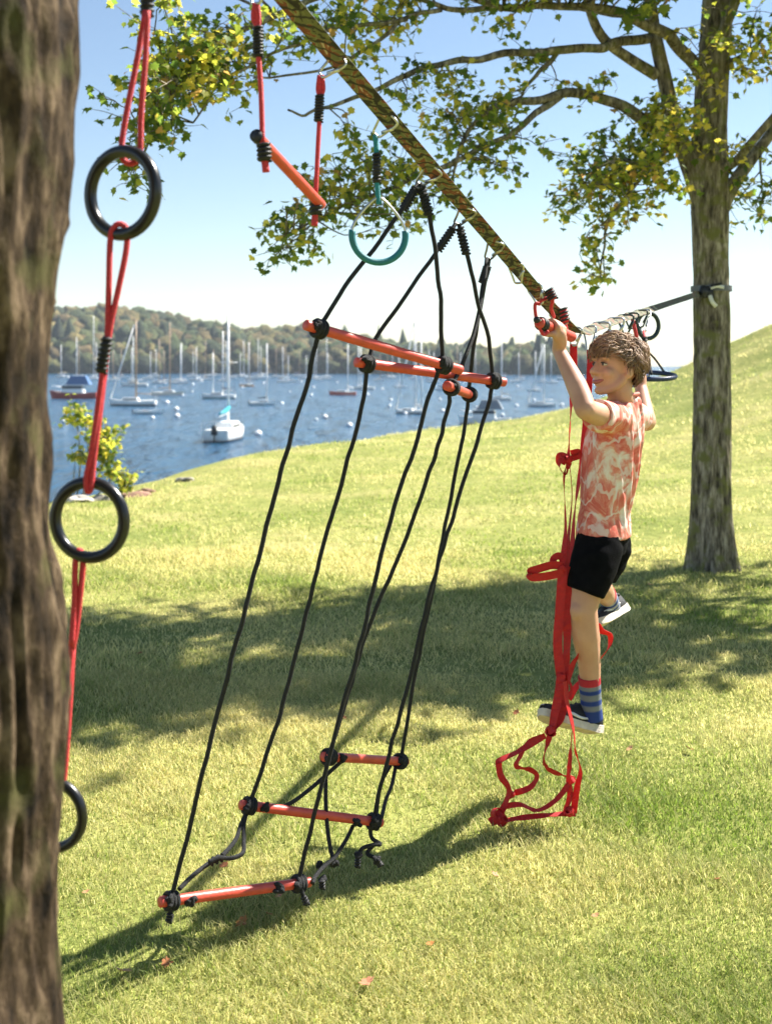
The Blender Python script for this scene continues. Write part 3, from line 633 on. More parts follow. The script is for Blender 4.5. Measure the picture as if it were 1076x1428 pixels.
mb = MB(); tube(mb, ipath([(208, -45), (205, 24)], 2.45, 2.45), .0115, 10); wrap(mb, P(208, -45, 2.45), P(205, 22, 2.45), .0125, .003, 9); mb.build('whipping', 'tape_black', lad)
rope(lad, [(203, 15), (192, 80), (178, 150), (170, 200), (172, 222), (184, 228), (195, 215), (197, 160), (203, 80), (206, 15)], 2.44, 2.42, rr, 'rope_red')
rope(lad, [(150, 480), (152, 400), (154, 335), (160, 316), (170, 313), (177, 322), (176, 350), (166, 400), (155, 450), (149, 490)], 2.42, 2.42, rr, 'rope_red')
mb = MB(); tube(mb, ipath([(150, 470), (141, 520)], 2.42, 2.42), .0095, 10); wrap(mb, P(150, 472, 2.42), P(141, 520, 2.42), .0105, .003, 7); mb.build('whipping', 'tape_black', lad)
rope(lad, [(147, 490), (138, 560), (128, 630), (121, 665), (122, 684), (127, 680), (131, 640), (140, 570), (149, 490)], 2.42, 2.43, rr, 'rope_red')
rope(lad, [(100, 900), (104, 840), (105, 790), (108, 770), (114, 770), (116, 785), (112, 830), (106, 880), (101, 905)], 2.44, 2.45, rr, 'rope_red')
rope(lad, [(101, 895), (92, 990), (84, 1060), (80, 1086), (84, 1098), (90, 1080), (96, 1000), (102, 900)], 2.45, 2.46, rr, 'rope_red')

# red trapeze
def bar(parent, p0, p1, r_, m_='bar_red', caps=True, name='bar', sides=18):
    mb = MB(); d = unit(p1 - p0); q = [p0, p0 + d * .0015, p0 + d * .003, p0 + d * .02, p1 - d * .02, p1 - d * .003, p1 - d * .0015, p1]
    tube(mb, np.array(q), [r_ * .93, r_ * .985, r_, r_, r_, r_, r_ * .985, r_ * .93], sides); o = mb.build(name, m_, parent)
    return o
dT0, dT1 = LROW(-48), LROW(88)
trap = thing('trapeze_bar', 'small red trapeze bar on two red ropes, high on the line', 'trapeze', tuple(line_pt(20)))
b0, b1 = P(358, 190, dT0), P(448, 286, dT1); o = bar(trap, b0, b1, .0135)
mb = MB(); tube(mb, [b0 - unit(b1 - b0) * .006, b0 + unit(b1 - b0) * .014], .0155, 16); mb.build('end_cap', 'cap_black', o)
for (tx, ty, d, top, rope_pts, w0, w1, kx, ky, tail) in (
        (357, 5, dT0, line_pt(-48), [(357, 8), (360, 70), (364, 130), (366, 200)], (360, 38), (360, 80), 368, 213, (371, 240)),
        (447, 105, dT1, line_pt(84), [(446, 106), (446, 150), (443, 210), (440, 272)], (446, 133), (444, 170), 440, 288, (438, 315))):
    carabiner(trap, top, P(tx, ty, d)); rope(trap, rope_pts, d, d, .0062, 'rope_red')
    mb = MB(); wrap(mb, P(*w0, d), P(*w1, d), .0105, .0032, 9); tube(mb, [P(*w0, d), P(*w1, d)], .0095, 8); mb.build('whipping', 'tape_black', trap)
    mb = MB(); tube(mb, catmull([P(tx - 2, ty, d), P(tx - 4, ty + 20, d), P(w0[0], w0[1] + 2, d)], 4), .0055); tube(mb, catmull([P(tx + 2, ty, d), P(tx + 4, ty + 20, d), P(w0[0], w0[1] + 2, d)], 4), .0055); mb.build('rope_eye', 'rope_red', trap)
    mb = MB(); c0 = P(kx, ky - 12, d - .018); c1 = P(kx + 1, ky + 12, d - .018); tube(mb, [c0, c1], .014, 12); wrap(mb, c0, c1, .015, .0035, 4); mb.build('clamp', 'tape_black', trap)
    rope(trap, [(kx, ky), tail], d - .018, d - .018, .0085, 'rope_red', name='rope_tail')

# teal ring
dH = LROW(178); hd = thing('steel_ring', 'steel ring with a teal grip hanging on a teal rope', 'ring', tuple(P(525, 185, dH)))
carabiner(hd, line_pt(166), P(524, 188, dH))
rope(hd, [(523, 188), (525, 215), (525, 240), (526, 262), (528, 285)], dH, dH, .0075, 'rope_teal')
mb = MB(); wrap(mb, P(525, 214, dH), P(525, 255, dH), .0105, .003, 9); tube(mb, [P(525, 214, dH), P(525, 255, dH)], .0098, 8); mb.build('whipping', 'tape_black', hd)
cR = P(528, 328, dH); rR = 38 / F * dH; yv = unit([.98, .2, 0])
mb = MB(); tube(mb, catmull([cR + rR * (u_ * yv + w_ * ez) for u_, w_ in ((-1, .0), (-.97, .28), (-.74, .70), (-.25, 1.24), (0, 1.36), (.25, 1.24), (.74, .70), (.97, .28), (1, .0))], 5), .0042, 8); mb.build('steel_arc', 'steel', hd)
a = np.radians(np.linspace(-190, 10, 30)); mb = MB(); tube(mb, cR + rR * (np.cos(a)[:, None] * yv + np.sin(a)[:, None] * ez), .0098, 12); mb.build('grip', 'grip_teal', hd)

# hanging rungs and black ropes
dA, dB, dC = LROW(252), LROW(310), LROW(358)
net = thing('rope_ladder', 'three black rope ladders with six red rungs hanging side by side from the line', 'rope ladder', tuple(P(330, 1250, 3.9) * [1, 1, 0]))
RG = {'A': (P(426, 453, 3.60), P(642, 516, 4.0)), 'B': (P(496, 505, 3.95), P(703, 533, 4.3)), 'C': (P(623, 538, 4.05), P(659, 552, 4.6)),
      'D': (P(223, 1258, 3.70), P(432, 1230, 4.05)), 'E': (P(335, 1122, 4.05), P(532, 1147, 4.32)), 'F': (P(451, 1055, 4.25), P(566, 1062, 4.68))}
for kx in 'ABCDEF': bar(net, *RG[kx], .0165, name='rung')
for top, ap in ((line_pt(238), P(584, 256, dA)), (line_pt(294), P(637, 312, dB)), (line_pt(340), P(680, 360, dC))): carabiner(net, top, ap)
rb = .0072
def bd(kx, t): q = RG[kx][0] + (RG[kx][1] - RG[kx][0]) * t; return q
def dk(kx, t): return bd(kx, t)[1]
dAl, dAr, dBl, dBr, dCl, dCr = dk('A', .08), dk('A', .88), dk('B', .07), dk('B', .92), dk('C', .15), dk('C', .85)
dDl, dDr, dEl, dEr, dFl, dFr = dk('D', .07), dk('D', .92), dk('E', .06), dk('E', .94), dk('F', .06), dk('F', .92)
W = dict(wob=.003)
rope(net, [(584, 256), (530, 335), (480, 400), (443, 462)], dA, dAl, rb, **W)
rope(net, [(443, 462), (441, 480), (430, 530), (410, 600), (385, 670), (370, 745), (352, 815), (338, 860), (322, 930), (300, 1010), (283, 1080), (265, 1150), (238, 1256)], dAl, dDl, rb, **W)
rope(net, [(586, 256), (600, 310), (610, 380), (615, 440), (617, 508)], dA, dAr, rb, **W)
rope(net, [(617, 508), (603, 530), (590, 580), (575, 640), (550, 700), (535, 760), (520, 830), (505, 880), (495, 930), (475, 990), (462, 1040), (445, 1110), (430, 1170), (415, 1232)], dAr, dDr, rb, **W)
rope(net, [(635, 312), (605, 355), (560, 420), (525, 470), (511, 507)], dB, dBl, rb, **W)
rope(net, [(511, 507), (508, 550), (500, 590), (485, 640), (470, 690), (455, 750), (440, 800), (430, 850), (410, 920), (395, 980), (375, 1050), (347, 1124)], dBl, dEl, rb, **W)
rope(net, [(639, 312), (655, 370), (665, 420), (680, 470), (686, 531)], dB, dBr, rb, **W)
rope(net, [(686, 531), (684, 550), (675, 585), (655, 645), (640, 690), (628, 730), (610, 790), (597, 830), (585, 890), (570, 950), (555, 1010), (535, 1070), (520, 1146)], dBr, dEr, rb, **W)
rope(net, [(679, 360), (670, 420), (655, 480), (629, 540)], dC, dCl, rb, **W)
rope(net, [(629, 540), (626, 565), (615, 610), (598, 660), (580, 710), (565, 760), (540, 810), (520, 860), (500, 910), (490, 960), (475, 1000), (457, 1056)], dCl, dFl, rb, **W)
rope(net, [(681, 360), (668, 440), (660, 490), (653, 550)], dC, dCr, rb, **W)
rope(net, [(653, 550), (652, 570), (645, 610), (635, 660), (625, 710), (615, 760), (600, 830), (595, 870), (580, 930), (572, 980), (558, 1061)], dCr, dFr, rb, **W)
for q0, q1, d in (((580, 262), (562, 292), dA), ((588, 262), (598, 300), dA), ((632, 318), (611, 348), dB), ((641, 318), (650, 355), dB), ((679, 372), (672, 395), dC)):
    mb = MB(); wrap(mb, P(*q0, d), P(*q1, d), .0125, .0042, 8); tube(mb, [P(*q0, d), P(*q1, d)], .011, 8); mb.build('whipping', 'rope_black', net)
def rung_knot(kx, t, s=.024, seed=1):
    c = bd(kx, t); ax = unit(RG[kx][1] - RG[kx][0]); a_ = unit(np.cross(ax, ez)); b_ = np.cross(a_, ax); mb = MB()
    for o_ in (-.012, .0, .012): tube(mb, torus_path(c + ax * o_, .0235, a_, b_, 18), rb, 6, closed=True)
    knot(mb, c + np.array([0, -.024, .008]), s * .8, seed, rb * .9); mb.build('knot', 'rope_black', net)
for q, (kx, t) in enumerate((('A', .08), ('A', .88), ('B', .07), ('B', .92), ('C', .15), ('C', .85), ('D', .07), ('D', .92), ('E', .06), ('E', .94), ('F', .06), ('F', .92))): rung_knot(kx, t, seed=q)
for q, (kx, t, dz) in enumerate((('D', .20, 0), ('D', .78, .004), ('E', .18, .004), ('E', .82, 0), ('F', .2, .004))):
    mb = MB(); knot(mb, bd(kx, t) + [0, -.02, dz], .022, 40 + q, rb); mb.build('knot', 'rope_black', net)
rope(net, [(478, 1060), (450, 1085), (430, 1102), (405, 1120), (378, 1130)], dk('F', .2), dk('E', .2), rb)
rope(net, [(345, 1130), (336, 1150), (328, 1172), (308, 1195), (290, 1205), (268, 1222), (250, 1240)], dEl, dDl, rb, k=8)
rope(net, [(345, 1130), (340, 1150), (340, 1175), (338, 1190), (322, 1197), (304, 1196), (292, 1203)], dEl, dDl + .1, rb, k=8)
mb = MB(); wrap(mb, P(292, 1203, dDl + .14), P(312, 1195, dDl + .16), .010, .005, 3); mb.build('knot', 'rope_black', net)
rope(net, [(455, 1062), (454, 1110), (456, 1150), (460, 1180), (465, 1200)], dFl, dDr + .12, rb, k=8)
rope(net, [(492, 1152), (482, 1172), (466, 1196), (452, 1208), (440, 1222), (436, 1232)], dk('E', .8), dDr, rb, k=8)
rope(net, [(552, 1066), (546, 1095), (538, 1115), (532, 1140)], dFr, dEr, rb, k=8)
rope(net, [(545, 1066), (532, 1090), (527, 1115), (524, 1142)], dFr, dEr, rb, k=8)
rope(net, [(516, 1150), (518, 1168), (530, 1177), (521, 1178), (504, 1184), (500, 1198)], dEr, dEr - .05, rb, k=8)
rope(net, [(521, 1178), (512, 1190), (524, 1197), (529, 1203)], dEr - .02, dEr - .05, rb, k=8)
for q, (a_, b_, d) in enumerate(((500, 1194, dEr - .06), (526, 1200, dEr - .06), (447, 1206, dDr + .1), (449, 1226, dDr + .08), (466, 1204, dDr + .12))):
    mb = MB(); knot(mb, P(a_, b_, d), .015, 60 + q, rb); mb.build('knot', 'rope_black', net)
for a_, d in (([(236, 1262), (238, 1274), (235, 1286)], dDl - .02), ([(420, 1238), (423, 1250), (428, 1262)], dDr - .02), ([(449, 1228), (449, 1240)], dDr + .06), ([(499, 1198), (498, 1210)], dEr - .06), ([(527, 1202), (531, 1208)], dEr - .06)):
    rope(net, a_, d, d, rb, name='rope_tail'); mb = MB(); wrap(mb, P(*a_[-2], d), P(*a_[-1], d), .0085, .004, 3); mb.build('tail_whipping', 'tape_black', net)

# small items on the line near the climber
def loose(name, label, cat, loc): return thing(name, label, cat, tuple(loc))
t_ = loose('carabiner', 'empty steel carabiner clipped on the line between ladders and red bar', 'carabiner', line_pt(378)); carabiner(t_, line_pt(372), P(722, 395, LROW(376)))
# the bar in his hand
dG = 4.74
hb = thing('hand_bar', 'short red hand bar gripped by the climber, roped under the line', 'hand bar', tuple(P(765, 452, dG)))
g0, g1 = P(751, 450, 4.62), P(797, 470, 4.90); bar(hb, g0, g1, .021)
gx_ = unit(g1 - g0); mb = MB(); tube(mb, [g0 + gx_ * .012, g0 + gx_ * .05], .024, 16); wrap(mb, g0 + gx_ * .014, g0 + gx_ * .05, .0245, .003, 6); mb.build('tape_grip', 'tape_black', hb)
mb = MB(); blob(mb, P(748, 446, 4.60), .0135); mb.build('end_knob', 'cap_black', hb)
mb = MB()
for k_ in range(3): blob(mb, g0 + gx_ * (.018 + k_ * .012) + np.array([-.004, -.022, .012]), .0045, sub=1)
mb.build('tape_dot', 'white_plastic', hb)
carabiner(hb, line_pt(402), P(753, 424, LROW(402))); carabiner(hb, line_pt(436), P(789, 452, LROW(436)))
rope(hb, [(753, 424), (746, 424), (746, 436), (749, 450), (757, 466), (764, 462)], LROW(402), 4.64, .007, 'rope_red', k=8)
rope(hb, [(753, 420), (762, 416), (770, 418), (768, 430), (772, 442)], LROW(402) - .02, 4.72, .007, 'rope_red', k=8)
rope(hb, [(789, 450), (784, 440), (788, 456), (790, 466)], LROW(436), 4.85, .009, 'rope_red', k=8)
for q0, q1, d in (((764, 404), (771, 418), LROW(405) - .03), ((784, 430), (788, 450), LROW(436) - .03)):
    mb = MB(); wrap(mb, P(*q0, d), P(*q1, d), .017, .0048, 4); mb.build('whipping', 'tape_black', hb)
    mb = MB(); tube(mb, [P(*q0, d), P(*q1, d)], .0155, 10); mb.build('rope_bundle', 'rope_red', hb)

# red webbing ladder
n = M['strap_red'].node_tree.nodes; l = M['strap_red'].node_tree.links      # thin nylon: lets some light through (strap_tr)
tr = n.new('ShaderNodeBsdfTranslucent'); tr.inputs[0].default_value = (.75, .03, .03, 1); mxs = n.new('ShaderNodeMixShader'); mxs.inputs[0].default_value = .3
l.new(n['Principled BSDF'].outputs[0], mxs.inputs[1]); l.new(tr.outputs[0], mxs.inputs[2]); l.new(mxs.outputs[0], n['Material Output'].inputs['Surface'])
sl = thing('strap_ladder', 'red webbing ladder with foot loops trailing onto the grass below the climber', 'strap ladder', tuple(P(745, 1140, 4.87)))
carabiner(sl, KINK + (line_pt(440) - KINK) * .15, P(799, 482, 5.0)); carabiner(sl, line_pt2(822), P(822, 488, 5.25))
def strap(pts, d0, d1, w=.030, twist=None, k=6, wdir=(1, 0, 0), name='strap'):
    q = ipath(pts, d0, d1, k); mb = MB(); tw_ = None if twist is None else np.interp(np.linspace(0, 1, 24), np.linspace(0, 1, len(twist)), twist) * 1.7 + .35 * noise(np.arange(24) * .7, pts[0][0] * 1.7 + pts[-1][1]); ribbon(mb, q, w, .0022, wdir, tw_); return mb.build(name, 'strap_red', sl, smooth=False)
def sknot(px_, py_, d, s, seed):
    g = np.random.default_rng(seed); mb = MB(); c = P(px_, py_, d)
    for i in range(4):
        ax_ = unit(g.normal(size=3)); ay_ = unit(np.cross(ax_, g.normal(size=3))); q = torus_path(c + g.normal(size=3) * s * .2, s * g.uniform(.5, .75), ax_, ay_, 16); q = np.vstack([q, q[:1]])
        ribbon(mb, q, s * 1.0, .0028, np.cross(ax_, ay_))
    blob(mb, c, s * .5, sub=1); return mb.build('strap_knot', 'strap_red', sl, smooth=False)
strap([(799, 480), (799, 520), (795, 580), (792, 636)], 5.0, 4.96, .030, [0, .1, 1.0, .9])
strap([(822, 488), (822, 520), (815, 600), (808, 660), (800, 720), (796, 790)], 5.25, 4.98, .028, [0, .2, .6, .9, .5])
strap([(792, 640), (786, 665), (787, 700), (788, 740), (785, 775), (781, 795)], 4.96, 4.88, .026, [.9, 1.2, .9, .3, .2])
strap([(793, 640), (797, 690), (793, 740), (789, 795)], 4.97, 4.90, .022, [.9, 1.1, .8, .3])
strap([(784, 790), (780, 850), (777, 900), (782, 950)], 4.86, 4.84, .036, [0, .1, .1, .3])
strap([(791, 790), (790, 850), (790, 900), (786, 950)], 4.88, 4.86, .036, [.2, .3, .4, .5])
strap([(790, 638), (780, 636), (779, 650), (788, 662), (793, 645)], 4.95, 4.95, .030, [0, .5, 1, .5]); strap([(795, 632), (806, 630), (806, 636), (794, 640)], 4.97, 4.97, .024)
sknot(789, 641, 4.95, .022, 3)
strap([(784, 790), (770, 788), (748, 794), (738, 798), (742, 805), (765, 803), (785, 798)], 4.86, 4.85, .034, wdir=(0, -.25, 1)); strap([(772, 790), (771, 780), (778, 775), (783, 778)], 4.88, 4.88, .028, wdir=(.4, 0, 1)); sknot(784, 792, 4.86, .018, 4)
sknot(784, 945, 4.85, .024, 5)
strap([(782, 940), (778, 970), (773, 995), (768, 1018)], 4.82, 4.79, .034, [.2, .1, .3, .6]); strap([(788, 940), (787, 975), (782, 1000), (770, 1020)], 4.84, 4.80, .030, [.6, .4, .3, .8])
sknot(767, 1021, 4.79, .026, 6)
strap([(789, 950), (799, 925), (812, 905), (828, 870), (838, 880), (850, 886), (848, 902), (836, 920), (820, 942), (803, 958), (792, 975)], 4.86, 5.0, .028, [0, .6, .9, .4, .2, .8, 1.2, .9, .7, .3], k=8)
strap([(792, 949), (796, 958), (794, 972), (786, 975)], 4.84, 4.83, .010, k=8)
strap([(755, 1028), (722, 1048), (697, 1060), (695, 1066), (698, 1082), (709, 1100), (706, 1116), (698, 1132), (682, 1146)], 4.80, 4.80, .026, [0, .9, .4, -.2, .3, .7, .2, .5], k=8)
strap([(760, 1026), (737, 1036), (725, 1054), (720, 1069), (738, 1073), (748, 1082), (740, 1097), (720, 1105), (708, 1104)], 4.80, 4.86, .024, [0, .6, .9, 0, .3, .8, .3, .4], k=8)
strap([(766, 1026), (758, 1054), (762, 1070), (777, 1079), (792, 1083)], 4.79, 4.83, .024, [.3, 1, .4, .2, .3], k=8)
strap([(787, 950), (789, 974), (799, 1017), (802, 1048), (809, 1073), (805, 1094), (802, 1112), (799, 1134)], 4.80, 4.80, .026, [1.3, 1.3, 1.2, .8, 1, .3, .2, .1], k=8)
strap([(797, 1020), (794, 1063), (792, 1085), (794, 1110), (786, 1134)], 4.80, 4.80, .024, [1, .6, .5, .2, .7], k=8)
strap([(794, 1092), (774, 1116), (749, 1130), (725, 1122), (700, 1125)], 4.80, 4.80, .022, [.3, .6, .9, .6, .2], k=8)
strap([(802, 1134), (783, 1135), (749, 1138), (722, 1141), (700, 1145), (684, 1148)], 4.80, 4.80, .024, [0, .6, .3, .7, .2], k=8, wdir=(0, .4, 1))
sknot(696, 1138, 4.79, .034, 8); sknot(712, 1108, 4.84, .018, 9); sknot(795, 1088, 4.83, .018, 10); sknot(794, 1131, 4.79, .022, 12)

# far items: carabiners, upright ring, blue hoop
for c_, lab in ((838, 'empty steel carabiner on the line just behind the climber\'s hair'), (858, 'empty steel carabiner on the line halfway to the dark ring'), (872, 'dark green carabiner on the line right before the dark ring')):
    tp = line_pt2(c_); t_ = loose('carabiner', lab, 'carabiner', tp); carabiner(t_, tp, tp - [0, 0, .085], .075, 'ring_green' if c_ == 872 else 'steel', .0055)
dr = line_pt2(902)[1]; t_ = thing('dark_ring', 'upright dark green ring hanging round the line before the maple', 'ring', tuple(P(903, 454, dr)))
ring_at(903, 454, 21, dr, R(25), 6, 'ring_green', t_); carabiner(t_, line_pt2(893), P(893, 456, line_pt2(893)[1]), .07, 'ring_green', .005)
dh_ = line_pt2(897)[1] - .25; hoop = thing('blue_hoop', 'flat dark blue hoop hanging level behind the climber\'s head', 'hoop', tuple(P(904, 524, dh_)))
mb = MB(); c = P(904, 524, dh_); rh = 36 / F * dh_; q = torus_path(c, rh, ex, unit([0, 1, .12]), 48); tube(mb, q, .0135, 10, closed=True); mb.build('hoop', 'hoop_blue', hoop)
mb = MB(); tube(mb, [c - ex * rh * .5 - ey * rh * .86, c + ex * rh * .2 + ey * rh * .95], .009, 8); mb.build('crossbar', 'hoop_blue', hoop)
hk = P(897, 462, dh_ + .1); carabiner(hoop, line_pt2(897), hk, .07, 'steel', .005)
mb = MB(); tube(mb, [hk, P(898, 472, dh_)], .008); mb.build('rope', 'rope_red', hoop)
mb = MB(); tube(mb, [P(898, 470, dh_), P(898, 488, dh_)], .013, 8); wrap(mb, P(898, 470, dh_), P(898, 488, dh_), .014, .005, 4); mb.build('whipping', 'tape_black', hoop)
mb = MB(); tube(mb, catmull([P(898, 486, dh_), P(904, 500, dh_), P(908, 522, dh_ - .14)], 5), .006); tube(mb, catmull([P(897, 486, dh_), P(890, 503, dh_), P(880, 520, dh_)], 5), .006); tube(mb, catmull([P(898, 486, dh_), P(912, 500, dh_), P(925, 518, dh_ + .1)], 5), .006); mb.build('sling', 'rope_black', hoop)
t_ = thing('red_cord', 'short red cord looped on the line above the climber\'s hair', 'cord', tuple(line_pt2(880)))
tp = line_pt2(880); mb = MB(); tube(mb, catmull([tp, tp + [.01, -.02, -.06], tp + [.03, 0, -.13]], 5), .011); mb.build('cord', 'rope_red', t_); carabiner(t_, tp, tp - [0, 0, .07], .07, 'ring_green', .005)

# ------------------------------------------------------------ the climber
def remesh(mb, voxel, it=6, fac=.5):
    v = np.concatenate(mb.v); me = bpy.data.meshes.new('tmp'); me.from_pydata(v.tolist(), [], mb.f); o = bpy.data.objects.new('tmp', me); col.objects.link(o)
    m1 = o.modifiers.new('r', 'REMESH'); m1.mode = 'VOXEL'; m1.voxel_size = voxel
    m2 = o.modifiers.new('s', 'SMOOTH'); m2.factor = fac; m2.iterations = it
    dg = bpy.context.evaluated_depsgraph_get(); e = o.evaluated_get(dg); k = e.to_mesh()
    vv = np.zeros(len(k.vertices) * 3, np.float32); k.vertices.foreach_get('co', vv); ff = [tuple(q.vertices) for q in k.polygons]
    nn_ = np.zeros(len(k.vertices) * 3, np.float32); k.vertices.foreach_get('normal', nn_)
    e.to_mesh_clear(); bpy.data.objects.remove(o); bpy.data.meshes.remove(me)
    return vv.reshape(-1, 3).astype(float), ff, nn_.reshape(-1, 3).astype(float)
def chain(mb, pts, radii, k=4):
    p = catmull(pts, k); r_ = np.interp(np.linspace(0, 1, len(p)), np.linspace(0, 1, len(radii)), radii)
    tube(mb, p, list(r_), 16); blob(mb, p[0], r_[0], sub=2); blob(mb, p[-1], r_[-1], sub=2)
# materials
m, n, l, b = new_mat('skin'); M['skin'] = m; b.inputs['Roughness'].default_value = .5; b.inputs['Subsurface Weight'].default_value = .15; b.inputs['Subsurface Radius'].default_value = (.02, .008, .004); b.inputs['Subsurface Scale'].default_value = .5
tc = n.new('ShaderNodeTexCoord'); t = n.new('ShaderNodeTexNoise'); t.inputs['Scale'].default_value = 9; t.inputs['Detail'].default_value = 4; l.new(tc.outputs['Object'], t.inputs[0])
r = ramp(n, [(.3, (.50, .255, .155)), (.7, (.60, .335, .225))]); l.new(t.outputs[0], r.inputs[0]); l.new(r.outputs[0], b.inputs['Base Color'])
m, n, l, b = new_mat('tie_dye'); M['tie_dye'] = m; b.inputs['Roughness'].default_value = .85; b.inputs['Specular IOR Level'].default_value = .15
tc = n.new('ShaderNodeTexCoord'); mp = n.new('ShaderNodeMapping'); l.new(tc.outputs['Object'], mp.inputs[0]); mp.inputs['Scale'].default_value = (1, 1, .75)
t = n.new('ShaderNodeTexNoise'); t.inputs['Scale'].default_value = 6.5; t.inputs['Detail'].default_value = 5; t.inputs['Roughness'].default_value = .62; t.inputs['Distortion'].default_value = 1.6; l.new(mp.outputs[0], t.inputs[0])
r = ramp(n, [(.30, (.80, .74, .70)), (.40, (.78, .60, .52)), (.47, (.72, .28, .21)), (.58, (.62, .12, .09)), (.66, (.76, .36, .26)), (.76, (.80, .64, .44))]); l.new(t.outputs[0], r.inputs[0])
wv = n.new('ShaderNodeTexWave'); wv.wave_type = 'RINGS'; wv.inputs['Scale'].default_value = 4; wv.inputs['Distortion'].default_value = 14; wv.inputs['Detail'].default_value = 3; wv.inputs['Detail Scale'].default_value = 2.0; l.new(mp.outputs[0], wv.inputs[0])
r2 = ramp(n, [(.84, (0, 0, 0)), (.97, (.6, .6, .6))]); l.new(wv.outputs[0], r2.inputs[0])
mx = n.new('ShaderNodeMixRGB'); l.new(r2.outputs[0], mx.inputs[0]); l.new(r.outputs[0], mx.inputs[1]); mx.inputs[2].default_value = (.80, .74, .68, 1); l.new(mx.outputs[0], b.inputs['Base Color'])
M['shorts'] = mat('shorts', (.004, .004, .005), .95, bump=.3, bscale=300, var=.2, spec=.08)
M['shoe_black'] = mat('shoe_black', (.014, .015, .018), .7, bump=.4, bscale=300, var=.25)
M['shoe_sole'] = mat('shoe_sole', (.62, .55, .46), .7, var=.15, bump=.3, bscale=120)
M['shoe_white'] = mat('shoe_white', (.72, .72, .72), .6, var=.05)
M['sock'] = attr_mat('sock', .85, bump=.3, bscale=400)
M['hair'] = attr_mat('hair', .55, spec=.35)
M['brow'] = mat('brow', (.05, .03, .018), .7)
M['eye'] = mat('eye', (.55, .52, .50), .25); M['iris'] = mat('iris', (.03, .025, .02), .2); M['lip'] = mat('lip', (.42, .13, .11), .45); M['teeth'] = mat('teeth', (.75, .72, .68), .35)

person = thing('person', 'boy in tie dye shirt and black shorts climbing on the hanging red straps', 'person', tuple(P(825, 1148, 4.93) * [1, 1, 0]))
hf_ = unit([-.88, -.44, .10]); hu = unit(np.array([.02, .05, 1]) - hf_ * np.dot([.02, .05, 1], hf_)); hl = np.cross(hu, hf_)
HC = P(857, 513, 4.93); HR = np.array([hf_, hl, hu])
def hp(f_, l_, u_): return HC + hf_ * f_ + hl * l_ + hu * u_
ft = unit([-.93, .37, 0]); lt = np.cross(ez, ft)
body = MB()
blob(body, hp(-.012, 0, .022), (.096, .076, .088), HR, 3); blob(body, hp(.030, 0, -.03), (.060, .060, .080), HR, 3)
blob(body, hp(.066, 0, -.098), (.024, .028, .019), HR)
for s in (-1, 1):
    chain(body, [hp(.0, s * .055, -.045), hp(.03, s * .046, -.078), hp(.06, s * .02, -.098)], [.020, .018, .016])
    blob(body, hp(.062, s * .038, -.028), (.026, .024, .026), HR); blob(body, hp(.078, s * .03, .030), (.014, .026, .010), HR)
    blob(body, hp(-.014, s * .079, -.012), (.022, .009, .032), HR @ np.eye(3)); blob(body, hp(-.002, s * .080, -.026), (.010, .006, .012), HR)
    blob(body, hp(.092, s * .011, -.030), .0095, sub=2)
chain(body, [hp(.086, 0, .018), hp(.096, 0, -.005), hp(.110, 0, -.026)], [.008, .0105, .014])
blob(body, hp(.083, 0, -.056), (.012, .024, .008), HR); blob(body, hp(.080, 0, -.074), (.012, .020, .008), HR)
chain(body, [hp(-.025, 0, -.06), hp(-.03, 0, -.10), P(870, 566, 4.99)], [.054, .050, .056])
# torso core (hidden by the shirt), arms, legs
chain(body, [P(868, 575, 5.0), P(855, 640, 5.0), P(842, 735, 5.0)], [.065, .085, .075])
LS, LE, LWr = P(853, 584, 4.86), P(816, 571, 4.62), P(778, 487, 4.78)
chain(body, [LS, (LS + LE) / 2 + [.004, 0, -.004], LE], [.050, .047, .041]); chain(body, [LE, LE * .62 + LWr * .38 + [.006, -.004, 0], LWr], [.042, .041, .026])
RS_, RE, RW = P(880, 580, 5.14), P(901, 588, 5.30), P(893, 540, 5.42)
chain(body, [RS_, RE], [.052, .042]); chain(body, [RE, RW], [.042, .028])
LH, LK, LA = P(831, 768, 4.92), P(813, 848, 4.87), P(824, 982, 4.94)
chain(body, [LH, (LH + LK) / 2 + [-.004, 0, 0], LK], [.074, .072, .055])
chain(body, [LK, P(816, 885, 4.89), P(821, 925, 4.92), LA], [.055, .056, .047, .034])
blob(body, P(806, 852, 4.85), (.035, .035, .045)); blob(body, P(823, 892, 4.91), (.040, .042, .078))
RH, RK, RA = P(846, 768, 5.07), P(826, 808, 5.06), P(850, 838, 5.40)
chain(body, [RH, RK], [.068, .056]); chain(body, [RK, RK * .55 + RA * .45 + [0, 0, .0], RA], [.056, .053, .034])
# left hand round the bar
bmid = g0 + gx_ * (P(770, 457, 4.74)[1] - g0[1]) / gx_[1]; R0 = .021
e1 = unit(np.array([1., 0, -.35]) - gx_ * np.dot([1., 0, -.35], gx_)); e2 = np.cross(gx_, e1)
if e2[2] < 0: e2 = -e2
def arc(o_, a0, a1, rad, k=7): return [bmid + gx_ * o_ + (np.cos(a) * e1 + np.sin(a) * e2) * rad for a in np.radians(np.linspace(a0, a1, k))]
palm = bmid + e1 * .030 - e2 * .012
chain(body, [LWr, LWr * .5 + palm * .5 + [.004, 0, 0], palm], [.026, .029, .028])
for o_ in (-.032, -.012, .009, .029): chain(body, [LWr * .35 + palm * .65 + gx_ * o_ * .6, palm + gx_ * o_ + e2 * .016, bmid + gx_ * o_ + e1 * .030 + e2 * .016], [.013, .013, .011], 3)
for o_, ln, rf in ((-.034, 215, .0088), (-.012, 235, .0092), (.010, 228, .0092), (.031, 200, .0080)): chain(body, arc(o_, 18, ln, R0 + .0085), [rf * 1.12, rf, rf * .82], 3)
